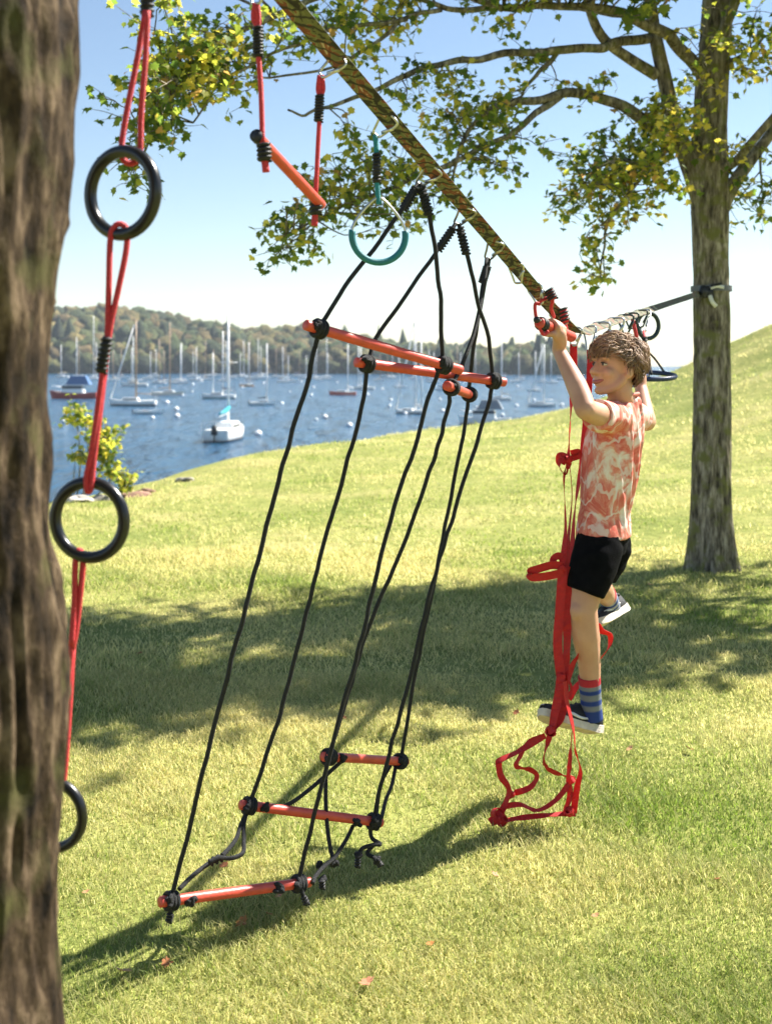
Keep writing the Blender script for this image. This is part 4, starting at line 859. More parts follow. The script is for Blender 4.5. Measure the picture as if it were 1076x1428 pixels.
chain(body, [LWr * .45 + palm * .55 - gx_ * .012, bmid - gx_ * .040 + e1 * .026 - e2 * .02, bmid - gx_ * .046 - e2 * .030 + e1 * .004, bmid - gx_ * .040 - e2 * .026 - e1 * .018], [.015, .0125, .0105, .009], 4)
# right hand: loose fist
rp = RW + np.array([-.004, .01, .05]); chain(body, [RW, rp], [.027, .030])
for q, o_ in enumerate((-.027, -.009, .009, .027)):
    c0 = rp + lt * o_ + [0, 0, .028]; chain(body, [c0, c0 + ft * .028 + [0, 0, .016], c0 + ft * .046 + [0, 0, -.006], c0 + ft * .030 + [0, 0, -.024]], [.0095, .0092, .009, .008], 3)
chain(body, [rp + lt * .03 - [0, 0, .01], rp + lt * .036 + ft * .03, rp + lt * .012 + ft * .05], [.012, .0105, .009], 3)
bv, bf, bn = remesh(body, .0052, 5); mesh('body', bv, bf, 'skin', person)
# fingernails are a pixel at most; eyes, brows, mouth
for s in (-1, 1):
    mb = MB(); blob(mb, hp(.076, s * .030, .006), (.0105, .0145, .0060), HR); eo = mb.build('eye', 'eye', person)
    mb = MB(); blob(mb, hp(.0845, s * .031, .006), (.003, .0058, .0060), HR); mb.build('iris', 'iris', eo)
    mb = MB(); tube(mb, catmull([hp(.084, s * .016, .011), hp(.087, s * .030, .0125), hp(.078, s * .046, .008)], 4), [.0018, .0030, .0016], 6); mb.build('eyelid', 'brow', eo)
    mb = MB(); tube(mb, catmull([hp(.093, s * .014, .034), hp(.091, s * .032, .040), hp(.076, s * .050, .034)], 4), [.0038, .0045, .0022], 6); mb.build('eyebrow', 'brow', person)
mb = MB(); tube(mb, catmull([hp(.076, -.030, -.056), hp(.0885, -.016, -.0635), hp(.0915, 0, -.066), hp(.0885, .016, -.0635), hp(.076, .030, -.056)], 5), [.003, .0080, .0088, .0080, .003], 8); mo = mb.build('mouth', 'lip', person)
mb = MB(); tube(mb, catmull([hp(.079, -.027, -.0585), hp(.0945, 0, -.0640), hp(.079, .027, -.0585)], 5), [.002, .0052, .002], 8); mb.build('teeth', 'teeth', mo)
# hair: cap and curls
gh = np.random.default_rng(4); mb = MB()
v, f = ico(4); vv = v * np.array([.103, .084, .098]); keep = np.ones(len(v), bool)
def hairline(vn): # local unit dirs (f,l,u) -> is scalp
    front = vn[:, 0] > .25
    return np.where(front, vn[:, 2] > .50, np.where(vn[:, 0] > -.25, vn[:, 2] > .12 - .5 * (.25 - vn[:, 0]), vn[:, 2] > -.55))
kp = hairline(v); fk = [q for q in f if all(kp[i] for i in q)]
base_c = np.array([.085, .048, .026])
mb.add(hp(-.014, 0, .022) + vv @ HR, fk, base_c * .8)
dirs = gh.normal(size=(17000, 3)); dirs /= np.linalg.norm(dirs, axis=1, keepdims=True); dirs = dirs[hairline(dirs)][:5200]
for dvec in dirs:
    p0 = dvec * np.array([.100, .081, .095]); nrm_ = unit(dvec / np.array([.1, .08, .095])); flow = np.array([.75, .0, -.45]) if dvec[0] > -.1 else np.array([-.5, 0, -.75])
    flow = flow + 1.15 * np.array([float(noise(*(dvec * 3.1 + q * 7.3), 11)) for q in range(3)]) + gh.normal(size=3) * .16; flow = unit(flow - nrm_ * flow.dot(nrm_)); sd = np.cross(nrm_, flow); Lh = gh.uniform(.030, .062) * (1.15 if dvec[2] > .3 else .75); k_ = np.linspace(0, 1, 7)
    lift = gh.uniform(.004, .016) + (.018 + .022 * float(noise(*(dvec * 3.7), 31))) * max(.15, dvec[2]); am = gh.uniform(.006, .015); ph = 3.1 * float(noise(*(dvec * 4.3), 17)) + gh.normal() * .4
    pp = p0 + flow * (k_ * Lh)[:, None] + nrm_ * (lift * np.sin(k_ * 2.6) + .002)[:, None] + sd * (am * np.sin(k_ * 5 + ph) - am * math.sin(ph))[:, None] - np.array([0, 0, 1]) * (k_ ** 2 * .008)[:, None]
    cl = float(noise(*(dvec * 5.5), 23)) * .5 + .5 + gh.normal() * .16; up_ = np.clip(.5 + .6 * dvec[2], .1, 1); cl = np.clip(cl * up_ * 1.3, 0, 1); cc = (np.array([.10, .056, .032]) * (1 - cl) + np.array([.48, .32, .21]) * cl) * gh.uniform(.8, 1.2)  # strands lighter on top, darker underneath: highlights and shade painted into the colour
    tube(mb, hp(-.014, 0, .022) + pp @ HR, [.0012, .0021, .0020, .0015, .0005], 4, c=cc)
mb.build('hair', 'hair', person)
# shirt
sh = MB()
rings = [(749, 841, .170, .110, 5.0), (735, 842, .166, .107, 5.0), (715, 844, .157, .097, 5.0), (680, 848, .163, .104, 5.0), (640, 852, .170, .110, 5.0), (605, 857, .176, .108, 5.0), (583, 862, .172, .092, 5.0), (568, 866, .145, .076, 5.0), (558, 869, .090, .064, 5.0), (554, 870, .072, .060, 5.0)]
rg = np.array(rings); rgi = catmull(rg, 3); na = 40; aa = np.arange(na) * 2 * math.pi / na; sv = []
for row, cx_, a_, b_, d in rgi:
    c = P(cx_, row, d); sv.append(c + np.cos(aa)[:, None] * lt * a_ + np.sin(aa)[:, None] * ft * b_)
sv = np.concatenate(sv); sf = [(i * na + k_, i * na + (k_ + 1) % na, (i + 1) * na + (k_ + 1) % na, (i + 1) * na + k_) for i in range(len(rgi) - 1) for k_ in range(na)]
sf += [tuple(range(na - 1, -1, -1)), tuple((len(rgi) - 1) * na + k_ for k_ in range(na))]; sh.add(sv, sf)
sl0, sl1 = P(858, 584, 4.90), LS * .45 + LE * .55
chain_pts = catmull([sl0, LS + [0, 0, .004], sl1], 4); tube(sh, chain_pts, [.072, .070, .066], 20); blob(sh, sl0, .072, sub=3)
tube(sh, catmull([P(874, 580, 5.10), P(884, 581, 5.17), RS_ * .4 + RE * .6], 4), [.07, .066, .060], 20); blob(sh, P(874, 580, 5.10), .070, sub=3)
v, f, nrm_ = remesh(sh, .0062, 8)
zz = v[:, 2]; ang_ = np.arctan2((v - P(852, 640, 5.0)) @ lt, (v - P(852, 640, 5.0)) @ ft)
fold = .0075 * noise(ang_ * 3.2 + zz * 2.2, zz * 2.6, 0, 5) + .0055 * (1 - np.abs(noise(ang_ * 5 + zz * 6, zz * 3.4, 0, 6)) * 2) + .003 * noise(v[:, 0] * 40, v[:, 1] * 40, zz * 26, 7)
low = np.clip((1.35 - zz) / .25, 0, 1); fold *= np.clip((zz - zz.min()) / .09, .12, 1); fold += 0 * low * .004 * np.sin(ang_ * 7 + zz * 5)
v = v + nrm_ * fold[:, None]
mesh('shirt', v, f, 'tie_dye', person)
mb = MB(); cN = P(869, 557, 4.99); q = torus_path(cN + [0, 0, .004], .062, lt, unit(ft - [0, 0, .35]), 30, rx=.070); tube(mb, q, .0075, 8, closed=True); mb.build('collar', mat('collar', (.66, .22, .18), .85), person)
# shorts
so = MB(); pv = []
for row, cx_, a_, b_, d in catmull(np.array([(772, 836, .135, .095, 4.99), (757, 839, .150, .100, 5.0), (742, 841, .148, .094, 5.0), (722, 844, .125, .080, 5.0)]), 3):
    c = P(cx_, row, d); pv.append(c + np.cos(aa)[:, None] * lt * a_ + np.sin(aa)[:, None] * ft * b_)
k2 = len(pv); pv = np.concatenate(pv); pf = [(i * na + k_, i * na + (k_ + 1) % na, (i + 1) * na + (k_ + 1) % na, (i + 1) * na + k_) for i in range(k2 - 1) for k_ in range(na)]
pf += [tuple(range(na - 1, -1, -1)), tuple((k2 - 1) * na + k_ for k_ in range(na))]; so.add(pv, pf)
tube(so, catmull([P(836, 757, 4.93), P(828, 785, 4.90), P(815, 826, 4.875)], 5), [.094, .094, .078], 24); blob(so, P(836, 756, 4.93), .090, sub=3)
tube(so, catmull([P(850, 758, 5.08), P(842, 780, 5.07), P(833, 803, 5.06)], 5), [.090, .088, .076], 24); blob(so, P(850, 758, 5.08), .086, sub=3)
v, f, nrm_ = remesh(so, .0062, 6); v = v + nrm_ * (.004 * noise(v[:, 0] * 22, v[:, 1] * 22, v[:, 2] * 30, 9) + .003)[:, None]
mesh('shorts', v, f, 'shorts', person)
# socks and shoes
def sock(pts, radii, stripes):
    p = catmull(pts, 14); u = np.linspace(0, 1, len(p)); cc = np.zeros((len(p), 3))
    for i, x in enumerate(u):
        for lo, hi, c in stripes:
            if lo <= x <= hi: cc[i] = c
    mb = MB(); tube(mb, p, radii, 18, c=cc); return mb.build('sock', 'sock', person)
red_, blu, gry, lgt = (.48, .03, .045), (.025, .055, .24), (.20, .22, .24), (.36, .38, .40)
bands = [(0, .20, red_), (.20, .30, gry), (.30, .42, blu), (.42, .54, gry), (.54, .66, blu), (.66, .78, gry), (.78, 1, blu)]
sock([P(821, 943, 4.93), P(823, 970, 4.94), P(825, 1003, 4.95)], [.046, .043, .044], bands)
bands2 = [(0, .36, red_), (.36, .45, lgt), (.45, .55, blu), (.55, .65, lgt), (.65, .75, blu), (.75, .85, lgt), (.85, 1, blu)]
sock([RK * .5 + RA * .5 + [0, 0, .01], RA * .9 + RK * .1, P(852, 850, 5.42)], [.046, .042, .042], bands2)
def shoe(heel, toe, nrm0, lab=None):
    fx = unit(toe - heel); fn = unit(np.asarray(nrm0) - fx * np.dot(nrm0, fx)); fl = np.cross(fn, fx); L0 = np.linalg.norm(toe - heel)
    S = np.array([0, .04, .12, .25, .4, .55, .7, .82, .92, .98, 1.0]); Wd_ = np.array([.35, .62, .74, .74, .70, .78, .95, 1.0, .86, .55, .2]) * L0 * .165
    Hh = np.array([.62, .80, .92, .96, .86, .66, .50, .42, .36, .28, .18]) * L0 * .30; toe_up = np.array([.012, .006, 0, 0, 0, 0, 0, .002, .008, .013, .016])
    mb = MB(); vs1 = []; ks = 15; th = np.linspace(0, math.pi, ks)
    for s_, w_, h_, up_ in zip(S, Wd_, Hh, toe_up):
        c = heel + fx * s_ * L0 + fn * (up_ + .016)
        vs1.append(c + fl * (np.sign(np.cos(th)) * np.abs(np.cos(th)) ** .7 * w_)[:, None] + fn * (np.sin(th) ** .8 * h_)[:, None])
    vs1 = np.concatenate(vs1); fs1 = [(i * ks + k_, i * ks + k_ + 1, (i + 1) * ks + k_ + 1, (i + 1) * ks + k_) for i in range(len(S) - 1) for k_ in range(ks - 1)]
    fs1 += [(i * ks, (i + 1) * ks, (i + 1) * ks + ks - 1, i * ks + ks - 1) for i in range(len(S) - 1)] + [tuple(range(ks)), tuple((len(S) - 1) * ks + k_ for k_ in range(ks - 1, -1, -1))]
    mb.add(vs1, fs1); sho = mb.build('shoe', 'shoe_black', person)
    mb = MB(); lo, hi, n_ = [], [], len(S)
    for z0_, lst, gr in ((-.010, lo, 1.02), (.019, hi, 1.06)):
        for s_, w_, up_ in zip(S, Wd_, toe_up): lst.append(heel + fx * (s_ * 1.03 - .015) * L0 + fn * (up_ + z0_) + fl * w_ * gr)
        for s_, w_, up_ in list(zip(S, Wd_, toe_up))[::-1]: lst.append(heel + fx * (s_ * 1.03 - .015) * L0 + fn * (up_ + z0_) - fl * w_ * gr)
    k_ = len(lo); mb.add(np.array(lo + hi), [tuple(range(k_ - 1, -1, -1)), tuple(range(k_, 2 * k_))] + [(i, (i + 1) % k_, k_ + (i + 1) % k_, k_ + i) for i in range(k_)]); mb.build('sole', 'shoe_sole', sho, smooth=False)
    for sd in (-1, 1):
        mb = MB(); q = [heel + fx * s_ * L0 + fn * z_ + fl * sd * w_ for s_, z_, w_ in ((.22, .040, L0 * .128), (.42, .030, L0 * .127), (.58, .036, L0 * .132), (.72, .040, L0 * .132))]; ribbon(mb, catmull(q, 4), [.003, .010, .012, .005], .003, fn); mb.build('side_stripe', 'shoe_white', sho)
    mb = MB()
    for s_ in (.44, .52, .60): tube(mb, catmull([heel + fx * s_ * L0 + fn * (.030 + .06 * (1 - s_)) * 1.0 + fl * L0 * .07, heel + fx * s_ * L0 + fn * (.045 + np.interp(s_, S, Hh) - .026), heel + fx * s_ * L0 + fn * (.030 + .06 * (1 - s_)) - fl * L0 * .07], 4), .0028, 6)
    mb.build('laces', 'shoe_black', sho)
    mb = MB(); c = heel + fx * L0 * .15 + fn * L0 * .30; tube(mb, torus_path(c, L0 * .115, fl, unit(fx + fn * .25), 20, rx=L0 * .105), .007, 8, closed=True); mb.build('ankle_collar', 'shoe_black', sho)
shoe(P(836, 1022, 4.97), P(754, 1000, 4.84), (.08, .42, .9)); shoe(P(874, 850, 5.46), P(829, 876, 5.28), (-.55, .25, .8))

# ------------------------------------------------------------ boats and buoys
for nm, c in (('b_white', (.90, .90, .88)), ('b_cream', (.72, .66, .54)), ('b_red', (.36, .04, .03)), ('b_coral', (.55, .10, .06)), ('b_green', (.02, .12, .10)), ('b_navy', (.015, .02, .05)), ('b_orange', (.55, .26, .08)),
              ('b_black', (.02, .02, .022)), ('b_teal', (.02, .30, .38)), ('b_wood', (.42, .27, .14)), ('b_alu', (.62, .62, .62)), ('b_grey', (.25, .26, .28)), ('b_glass', (.03, .04, .05)), ('b_blue', (.08, .16, .32))):
    M[nm] = mat(nm, c, .4 if nm != 'b_glass' else .12, var=.06, scale=2)
def boat(px_, row, wpx, hd, masts, label, hull='b_white', boot='b_navy', deck='b_white', cover=None, mcol='b_white', kind='sloop', furl=False, group=None, outboard=False, name=None, beam=None, length=None):
    d = DW * F / (row - HY); W0 = wpx / F * d; h = R(hd); L = length or W0 / max(.45, abs(math.cos(h)) + .28 * abs(math.sin(h))); B = beam or L * .31
    root = thing(name or ('sailboat' if masts else 'motorboat'), label, 'sailboat' if masts else 'boat', (0, 0, 0), group); OFF[root.name] = np.zeros(3)
    fr = L * (.105 if kind != 'motor' else .12); S = np.linspace(-.5, .5, 13); u = S + .5
    hb_ = B / 2 * np.clip(np.interp(u, [0, .15, .4, .6, .8, .93, 1], [.74, .88, 1, .95, .66, .28, .02]), .01, 1); shr = fr * (1 + .55 * (u - .35) ** 2 * 2.2)
    rows_ = []
    for s_, w_, z_ in zip(S, hb_, shr):
        pr = [(w_, z_), (w_ * .97, z_ * .5), (w_ * .88, .02), (w_ * .5, -L * .03), (0, -L * .045)]
        rows_.append([(s_ * L * (1 + .04 * (z_ > 0) * 0), y, z) for y, z in pr] + [(s_ * L, -y, z) for y, z in pr[::-1][1:]])
    k_ = 9; vv_ = np.array(rows_).reshape(-1, 3); vv_[:, 0] += np.where(vv_[:, 0] > .2 * L, (vv_[:, 2] / fr) * L * .035, 0)
    ff_ = [(i * k_ + j, (i + 1) * k_ + j, (i + 1) * k_ + j + 1, i * k_ + j + 1) for i in range(12) for j in range(k_ - 1)]; ff_.append(tuple(range(k_)))
    ho = mesh('hull', vv_, ff_, hull, root)
    dv = [(s_ * L + (L * .035 if s_ > .2 else 0), sg * w_ * .97, z_ - .01 * L) for s_, w_, z_ in zip(S, hb_, shr) for sg in (1, -1)]; mesh('deck', dv, [(2 * i, 2 * i + 1, 2 * i + 3, 2 * i + 2) for i in range(12)], deck, root)
    bv_ = []; zb = fr * (.30 if boot != 'b_navy' else .16)
    for s_, w_ in zip(S, hb_): bv_ += [(s_ * L, w_ * .95 + .012 * L ** .5, zb), (s_ * L, w_ * .87 + .012 * L ** .5, -.1), (s_ * L, -w_ * .95 - .012 * L ** .5, zb), (s_ * L, -w_ * .87 - .012 * L ** .5, -.1)]
    mesh('boot_stripe', bv_, [(4 * i, 4 * i + 4, 4 * i + 5, 4 * i + 1) for i in range(12)] + [(4 * i + 2, 4 * i + 3, 4 * i + 7, 4 * i + 6) for i in range(12)] + [(0, 1, 3, 2)], boot, ho)
    X_, Y_, Z_ = np.eye(3); mb = MB()
    if kind == 'motor':
        box(mb, (L * .02, 0, fr * 1.75), X_, Y_, Z_, L * .46, B * .74, fr * 1.5, .84); co = mb.build('cabin', 'b_white', root, smooth=False)
        mb = MB(); box(mb, (L * .02, 0, fr * 2.05), X_, Y_, Z_, L * .462, B * .75, fr * .5, .93); mb.build('window_band', 'b_glass', co, smooth=False)
        mb = MB(); box(mb, (-L * .1, 0, fr * 3.3), X_, Y_, Z_, L * .52, B * .78, fr * 1.5, .62); mb.build('canopy', cover or 'b_grey', root, smooth=False)
        mb = MB(); tube(mb, [(L * .2, B * .3, fr * 1.2), (L * .2, B * .3, fr * 2.0), (L * .5, 0, fr * 2.3), (L * .2, -B * .3, fr * 2.0), (L * .2, -B * .3, fr * 1.2)], .025 * L ** .3, 5); mb.build('rail', 'b_alu', root)
    elif kind == 'dinghy':
        box(mb, (-L * .1, 0, fr * 1.05), X_, Y_, Z_, L * .10, B * .8, fr * .25); mb.build('thwart', 'b_wood', root, smooth=False)
    else:
        box(mb, (L * .06, 0, fr * 1.3), X_, Y_, Z_, L * .40, B * .58, fr * .9, .80); co = mb.build('cabin', deck, root, smooth=False)
        mb = MB(); box(mb, (L * .06, 0, fr * 1.35), X_, Y_, Z_, L * .30, B * .57, fr * .28, .96); mb.build('window_band', 'b_glass', co, smooth=False)
        mb = MB(); box(mb, (-L * .3, 0, fr * 1.05), X_, Y_, Z_, L * .22, B * .62, fr * .3, 1.1); mb.build('cockpit_coaming', deck, root, smooth=False)
        mb = MB(); tube(mb, [(-L * .5, B * .33, fr * 1.0), (-L * .5, B * .33, fr * 1.9), (-L * .52, 0, fr * 2.0), (-L * .5, -B * .33, fr * 1.9), (-L * .5, -B * .33, fr)], .02, 5); mb.build('stern_rail', 'b_alu', root)
    for mi, (mx_, top_) in enumerate(masts):
        ht = EYE - (top_ - HY) / F * d - WZ
        ca = math.cos(h); s_ = np.clip((mx_ - px_) / F * d / ca if abs(ca) > .3 else .08 * L, -.42 * L, .3 * L); mb = MB(); tube(mb, [(s_, 0, fr * .8), (s_, 0, ht)], [max(.11, L * .015), max(.075, L * .011)], 7); mo = mb.build('mast', mcol, root)
        mb = MB(); tube(mb, [(s_, -.08 * ht, ht * .62), (s_, .08 * ht, ht * .62)], .025, 4); mb.build('spreader', mcol, mo)
        if mi == 0:
            bl = min(L * .38, s_ + L * .42); zb_ = fr * 2.6; mb = MB(); tube(mb, [(s_, 0, zb_), (s_ - bl, 0, zb_ - .02 * L)], .05, 6); bo = mb.build('boom', mcol, root)
            if cover: mb = MB(); tube(mb, catmull([(s_ + .03 * L, 0, zb_ + .06 * L), (s_ - .1 * L, 0, zb_ + .03 * L), (s_ - bl * .95, 0, zb_ + .005 * L)], 3), [L * .022, L * .026, L * .014], 8); mb.build('sail_cover', cover, bo)
            mb = MB()
            for q in ([(L * .52, 0, fr * 1.3), (s_, 0, ht * .97)], [(-L * .5, 0, fr), (s_, 0, ht)], [(s_, B * .46, fr), (s_, .08 * ht, ht * .62), (s_, 0, ht * .96)], [(s_, -B * .46, fr), (s_, -.08 * ht, ht * .62), (s_, 0, ht * .96)]): tube(mb, np.array(q, float), .012, 3, cap=False)
            mb.build('rigging', 'b_grey', root)
            if furl: mb = MB(); tube(mb, [(L * .50, 0, fr * 1.6), (s_ + .04 * L, 0, ht * .95)], [.10, .14, .07], 7); mb.build('furled_sail', 'b_white', root)
    if outboard:
        mb = MB(); box(mb, (-L * .53, 0, fr * 1.2), X_, Y_, Z_, L * .05, B * .16, fr * .9, .8); tube(mb, [(-L * .53, 0, fr), (-L * .54, 0, -.1)], .05, 6); mb.build('outboard_motor', 'b_black', root)
    root.location = ((px_ - CX) / F * d, d, WZ + .02); root.rotation_euler = (0, 0, h)
    return root
boat(316, 613, 46, 84, [(323, 440)], 'white sloop seen stern first with a bright teal sail cover', cover='b_teal', outboard=True, length=7.4, beam=2.5)
boat(305, 556, 48, 172, [(311, 462), (297, 492)], 'white two masted yacht with a green bottom stripe and dark sail cover', boot='b_green', cover='b_navy')
boat(365, 565, 36, 8, [(372, 479)], 'white sloop with a dark boom cover and outboard, alone in mid harbour', cover='b_black', outboard=True)
boat(104, 556, 66, 176, [], 'low red hulled boat with a blue canopy beside the near trunk', hull='b_red', boot='b_red', kind='motor', cover='b_blue')
boat(186, 566, 64, 178, [(190, 447)], 'large white yacht with a brown mast and furled white headsail', mcol='b_wood', furl=True, boot='b_black')
boat(206, 577, 40, 12, [], 'small white dinghy with a black outboard beside the large yacht', kind='dinghy', outboard=True)
boat(233, 552, 42, 2, [(237, 450)], 'cream sloop with a tall wooden mast near the large yacht', hull='b_cream', boot='b_white', mcol='b_wood')
boat(188, 539, 36, 180, [(186, 468)], 'white yacht with a cream cabin behind the large yacht', deck='b_cream')
boat(478, 551, 37, 176, [(485, 480)], 'coral red hulled sloop with a white cabin and mast', hull='b_coral', boot='b_coral', cover='b_white')
boat(508, 543, 30, 168, [(503, 484), (494, 482)], 'white two masted yacht behind the coral red sloop')
boat(571, 577, 42, 158, [(579, 444), (587, 470)], 'broad white yacht with two tall masts behind the red rungs', boot='b_black', cover='b_white', furl=True)
boat(676, 592, 72, 170, [], 'white cabin cruiser with a grey canvas canopy just off the lawn', kind='motor', cover='b_grey')
boat(559, 541, 20, 20, [(556, 490)], 'small white sloop beyond the yacht with two tall masts')
boat(615, 544, 18, 6, [], 'small low white motorboat seen past the short rung', kind='motor', cover='b_white')
boat(696, 558, 32, 170, [(699, 466)], 'white sloop with a dark stripe behind the cabin cruiser', cover='b_grey')
boat(755, 567, 38, 172, [(758, 480)], 'white yacht with furled headsail beside the climber\'s raised arm', furl=True, boot='b_grey')
boat(744, 546, 20, 165, [(746, 490)], 'white sloop right behind the yacht beside the climber\'s arm')
boat(344, 539, 20, 175, [(347, 478)], 'orange hulled sloop moored among white yachts', hull='b_orange', boot='b_orange')
far = [(356, 529, 30, 4, 360, 472), (396, 527, 20, 0, 398, 487), (404, 533, 22, 8, 402, 496), (424, 528, 17, 175, 427, 496), (222, 535, 20, 170, 222, 473), (250, 535, 24, 3, 253, 478), (273, 531, 19, 172, 274, 484), (296, 525, 24, 2, 298, 487),
       (110, 531, 18, 170, 107, 470), (133, 529, 14, 3, 131, 440), (160, 530, 14, 175, 158, 488), (443, 527, 14, 3, 441, 486), (455, 526, 12, 170, 457, 492), (528, 531, 15, 4, 530, 494), (545, 528, 14, 175, 547, 489), (640, 530, 14, 3, 642, 492), (660, 533, 16, 172, 662, 490), (720, 533, 15, 5, 723, 492), (770, 535, 16, 172, 768, 492), (322, 527, 15, 176, 320, 482), (338, 526, 14, 3, 340, 474), (207, 529, 16, 4, 210, 490), (383, 526, 12, 3, 385, 486), (600, 529, 14, 176, 598, 488)]
gb = np.random.default_rng(3)
for x in list(np.linspace(92, 330, 13)) + list(np.linspace(345, 460, 6)) + list(np.linspace(540, 790, 9)):
    x += gb.uniform(-6, 6); far.append((x, gb.uniform(524.5, 534), gb.uniform(13, 21), gb.choice([2, 175, 8, 170]), x + gb.uniform(-2, 3), gb.uniform(472, 493)))
for q, (x, r_, w, hd, mx_, tp) in enumerate(far):
    boat(x, r_, w, hd, [(mx_, tp)], ('small white sailboat with a white mast', 'small white sailboat with a brown wooden mast', 'small white sailboat with a white mast')[q % 3] + (' and blue boom cover', ' and bare boom', ' and white boom cover', ' and navy boom cover')[q % 4] + ' off the wooded shore', mcol=('b_white', 'b_wood', 'b_white')[q % 3], cover=('b_blue', None, 'b_white', 'b_navy')[q % 4], group='sailboats moored far off')
lat = np.radians(np.linspace(-90, 90, 13)); prof = [(max(.002, .30 * math.cos(a)) * (1 if a > -.3 else 1), .30 * math.sin(a)) for a in lat]
def lathe(prof, k=20):
    a = np.arange(k) * 2 * math.pi / k; v = np.array([(r_ * math.cos(t), r_ * math.sin(t), z) for r_, z in prof for t in a]); return v, [(i * k + j, i * k + (j + 1) % k, (i + 1) * k + (j + 1) % k, (i + 1) * k + j) for i in range(len(prof) - 1) for j in range(k)]
def lathe_band(): return lathe([(.296, -.03), (.305, -.02), (.305, .03), (.296, .04)])
bu = thing('mooring_buoy', 'round white mooring buoy floating on the harbour', 'buoy', (0, 0, 0), 'mooring buoys')
pv_, pf_ = lathe(prof); parts_ = [mesh('float', pv_, pf_, 'b_white', bu)]; v_, f_ = lathe_band(); parts_.append(mesh('band', v_, f_, 'b_blue', bu))
mb = MB(); tube(mb, torus_path((0, 0, .36), .07, X_ if False else ex, ez, 14), .016, 6, closed=True); tube(mb, [(0, 0, .26), (0, 0, .31)], .03, 8); parts_.append(mb.build('eye_ring', 'b_alu', bu))
spots = [(360, 607, 5.5), (233, 563, 3.6), (246, 572, 4), (247, 582, 4.3), (213, 584, 3.2), (393, 564, 3), (453, 583, 4), (487, 595, 4.6), (437, 541, 2), (434, 552, 2.4), (441, 586, 2.4), (368, 535, 1.8), (420, 533, 1.8), (513, 551, 2), (533, 543, 2), (545, 559, 2.6), (543, 567, 2.4), (617, 574, 3), (613, 558, 2.2), (665, 569, 2.4), (720, 567, 3), (721, 540, 2), (744, 559, 2.6), (783, 566, 3), (269, 537, 2.2), (268, 547, 1.8), (280, 532, 1.8), (338, 541, 2), (90, 590, 5), (255, 552, 2), (565, 578, 3), (637, 551, 2), (700, 580, 3), (470, 534, 1.6), (404, 547, 1.6)]
for q, (x, r_, rp_) in enumerate(spots):
    if q == 0: o, kids = bu, parts_
    else:
        o = bu.copy(); col.objects.link(o)
        for c in parts_: cc = c.copy(); col.objects.link(cc); cc.parent = o
    if q == 0: o['label'] = 'white mooring buoy floating right beside the sloop with the teal cover'
    else: o['label'] = 'white mooring buoy floating alone close off the lawn behind the rope ladder' if q == 7 else 'round white mooring buoy floating among the moored boats'
    d = DW * F / (r_ - HY); s = rp_ / F * d / .30; o.location = ((x - CX) / F * d, d, WZ + .08 * s); o.scale = (s,) * 3

# ------------------------------------------------------------ fallen leaves
gl = np.random.default_rng(9)
fl_px = [(313, 1223, 16, 'curled red brown fallen leaf on the grass behind the lowest rung'), (390, 1265, 15, 'pinkish fallen leaf lying below the lowest rung\'s knot'), (338, 1302, 22, 'orange brown curled leaf on the grass in front of the lowest rung'), (172, 1372, 26, 'pale orange leaf lying on the grass by the near trunk'), (233, 1360, 18, 'faded pink leaf on the grass beside the pale orange leaf'), (512, 1385, 24, 'dry upright brown leaf on the bare front lawn'), (960, 1050, 14, 'small orange leaf on the lawn right of the climber\'s shoe'), (878, 1050, 13, 'small tan leaf near the climber\'s dangling shoe'), (720, 1000, 12, 'small yellow leaf on the lawn near the strap knot'),
         (195, 917, 10, None), (375, 1290, 12, None), (120, 1260, 12, None), (480, 1013, 10, None), (905, 818, 10, None), (600, 1330, 14, None), (830, 1290, 14, None), (1000, 1240, 13, None), (690, 1235, 12, None)]
lc_ = [(.34, .13, .05), (.50, .22, .12), (.42, .18, .05), (.55, .30, .14)]
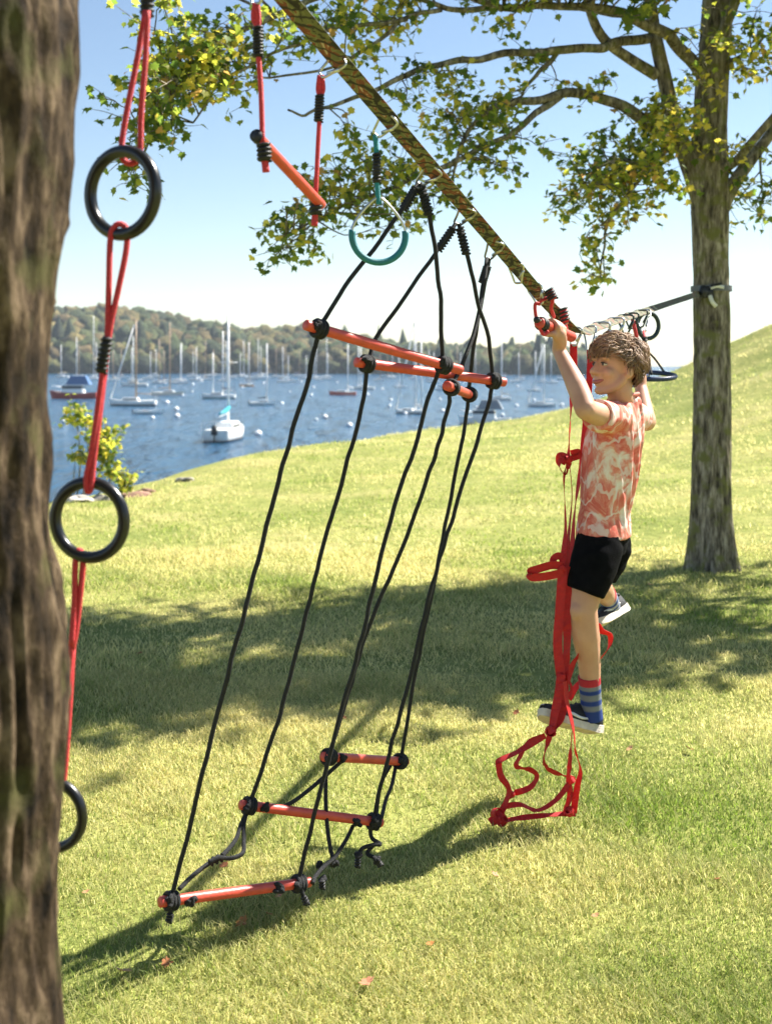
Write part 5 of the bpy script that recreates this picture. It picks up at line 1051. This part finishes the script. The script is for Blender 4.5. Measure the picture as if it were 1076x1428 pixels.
for q, (x, r_, s_, lab) in enumerate(fl_px):
    d = EYE * F / (r_ - HY); c = P(x, r_, d); c[2] = hz(c[0], c[1]) + .028; sz = s_ / F * d * .9
    th = gl.uniform(0, 6.28); tilt = gl.uniform(.15, .6); fx = np.array([math.cos(th), math.sin(th), 0.]); fy = np.array([-math.sin(th), math.cos(th), 0.]) * math.cos(tilt) + ez * math.sin(tilt); nn_ = np.cross(fx, fy)
    cur = .5 * LEAF[:, 0] ** 2 + .35 * (LEAF[:, 1] - .4) ** 2
    v1 = c + sz * ((LEAF[:, 1, None] - .4) * fx + LEAF[:, 0, None] * fy + cur[:, None] * nn_); v2 = v1 - nn_ * .0012; nL = len(LEAF)
    fs = [tuple(t) for t in LT] + [tuple(reversed([i + nL for i in t])) for t in LT] + [(i, i + nL, (i % 16 + 1) + nL, i % 16 + 1) for i in range(1, 17)]
    o = mesh('fallen_leaf', np.vstack([v1, v2]), fs, 'fallen', None, False, np.tile(np.array(lc_[q % 4]) * gl.uniform(.8, 1.1), (2 * nL, 1)))
    setp(o, lab or 'small dry brown leaf lying flat on the lawn', 'leaf', 'small dry leaves scattered on the lawn' if not lab else None)

# ------------------------------------------------------------ sea haze
m = bpy.data.materials.new('haze_air'); m.use_nodes = True; n = m.node_tree.nodes; l = m.node_tree.links
for q in list(n):
    if q.type == 'BSDF_PRINCIPLED': n.remove(q)
pvn = n.new('ShaderNodeVolumePrincipled'); pvn.inputs['Color'].default_value = (.72, .82, .95, 1); pvn.inputs['Density'].default_value = .00022; pvn.inputs['Anisotropy'].default_value = .2
l.new(pvn.outputs[0], n['Material Output'].inputs['Volume']); M['haze_air'] = m
x0, x1, y0, y1, z0, z1 = -1500, 1500, -100, 1100, -9, 48
o = mesh('haze', [(x, y, z) for z in (z0, z1) for x, y in ((x0, y0), (x1, y0), (x1, y1), (x0, y1))], [(3, 2, 1, 0), (4, 5, 6, 7), (0, 1, 5, 4), (1, 2, 6, 5), (2, 3, 7, 6), (3, 0, 4, 7)], 'haze_air', smooth=False)
setp(o, 'thin pale haze over the harbour', 'haze', kind='stuff')
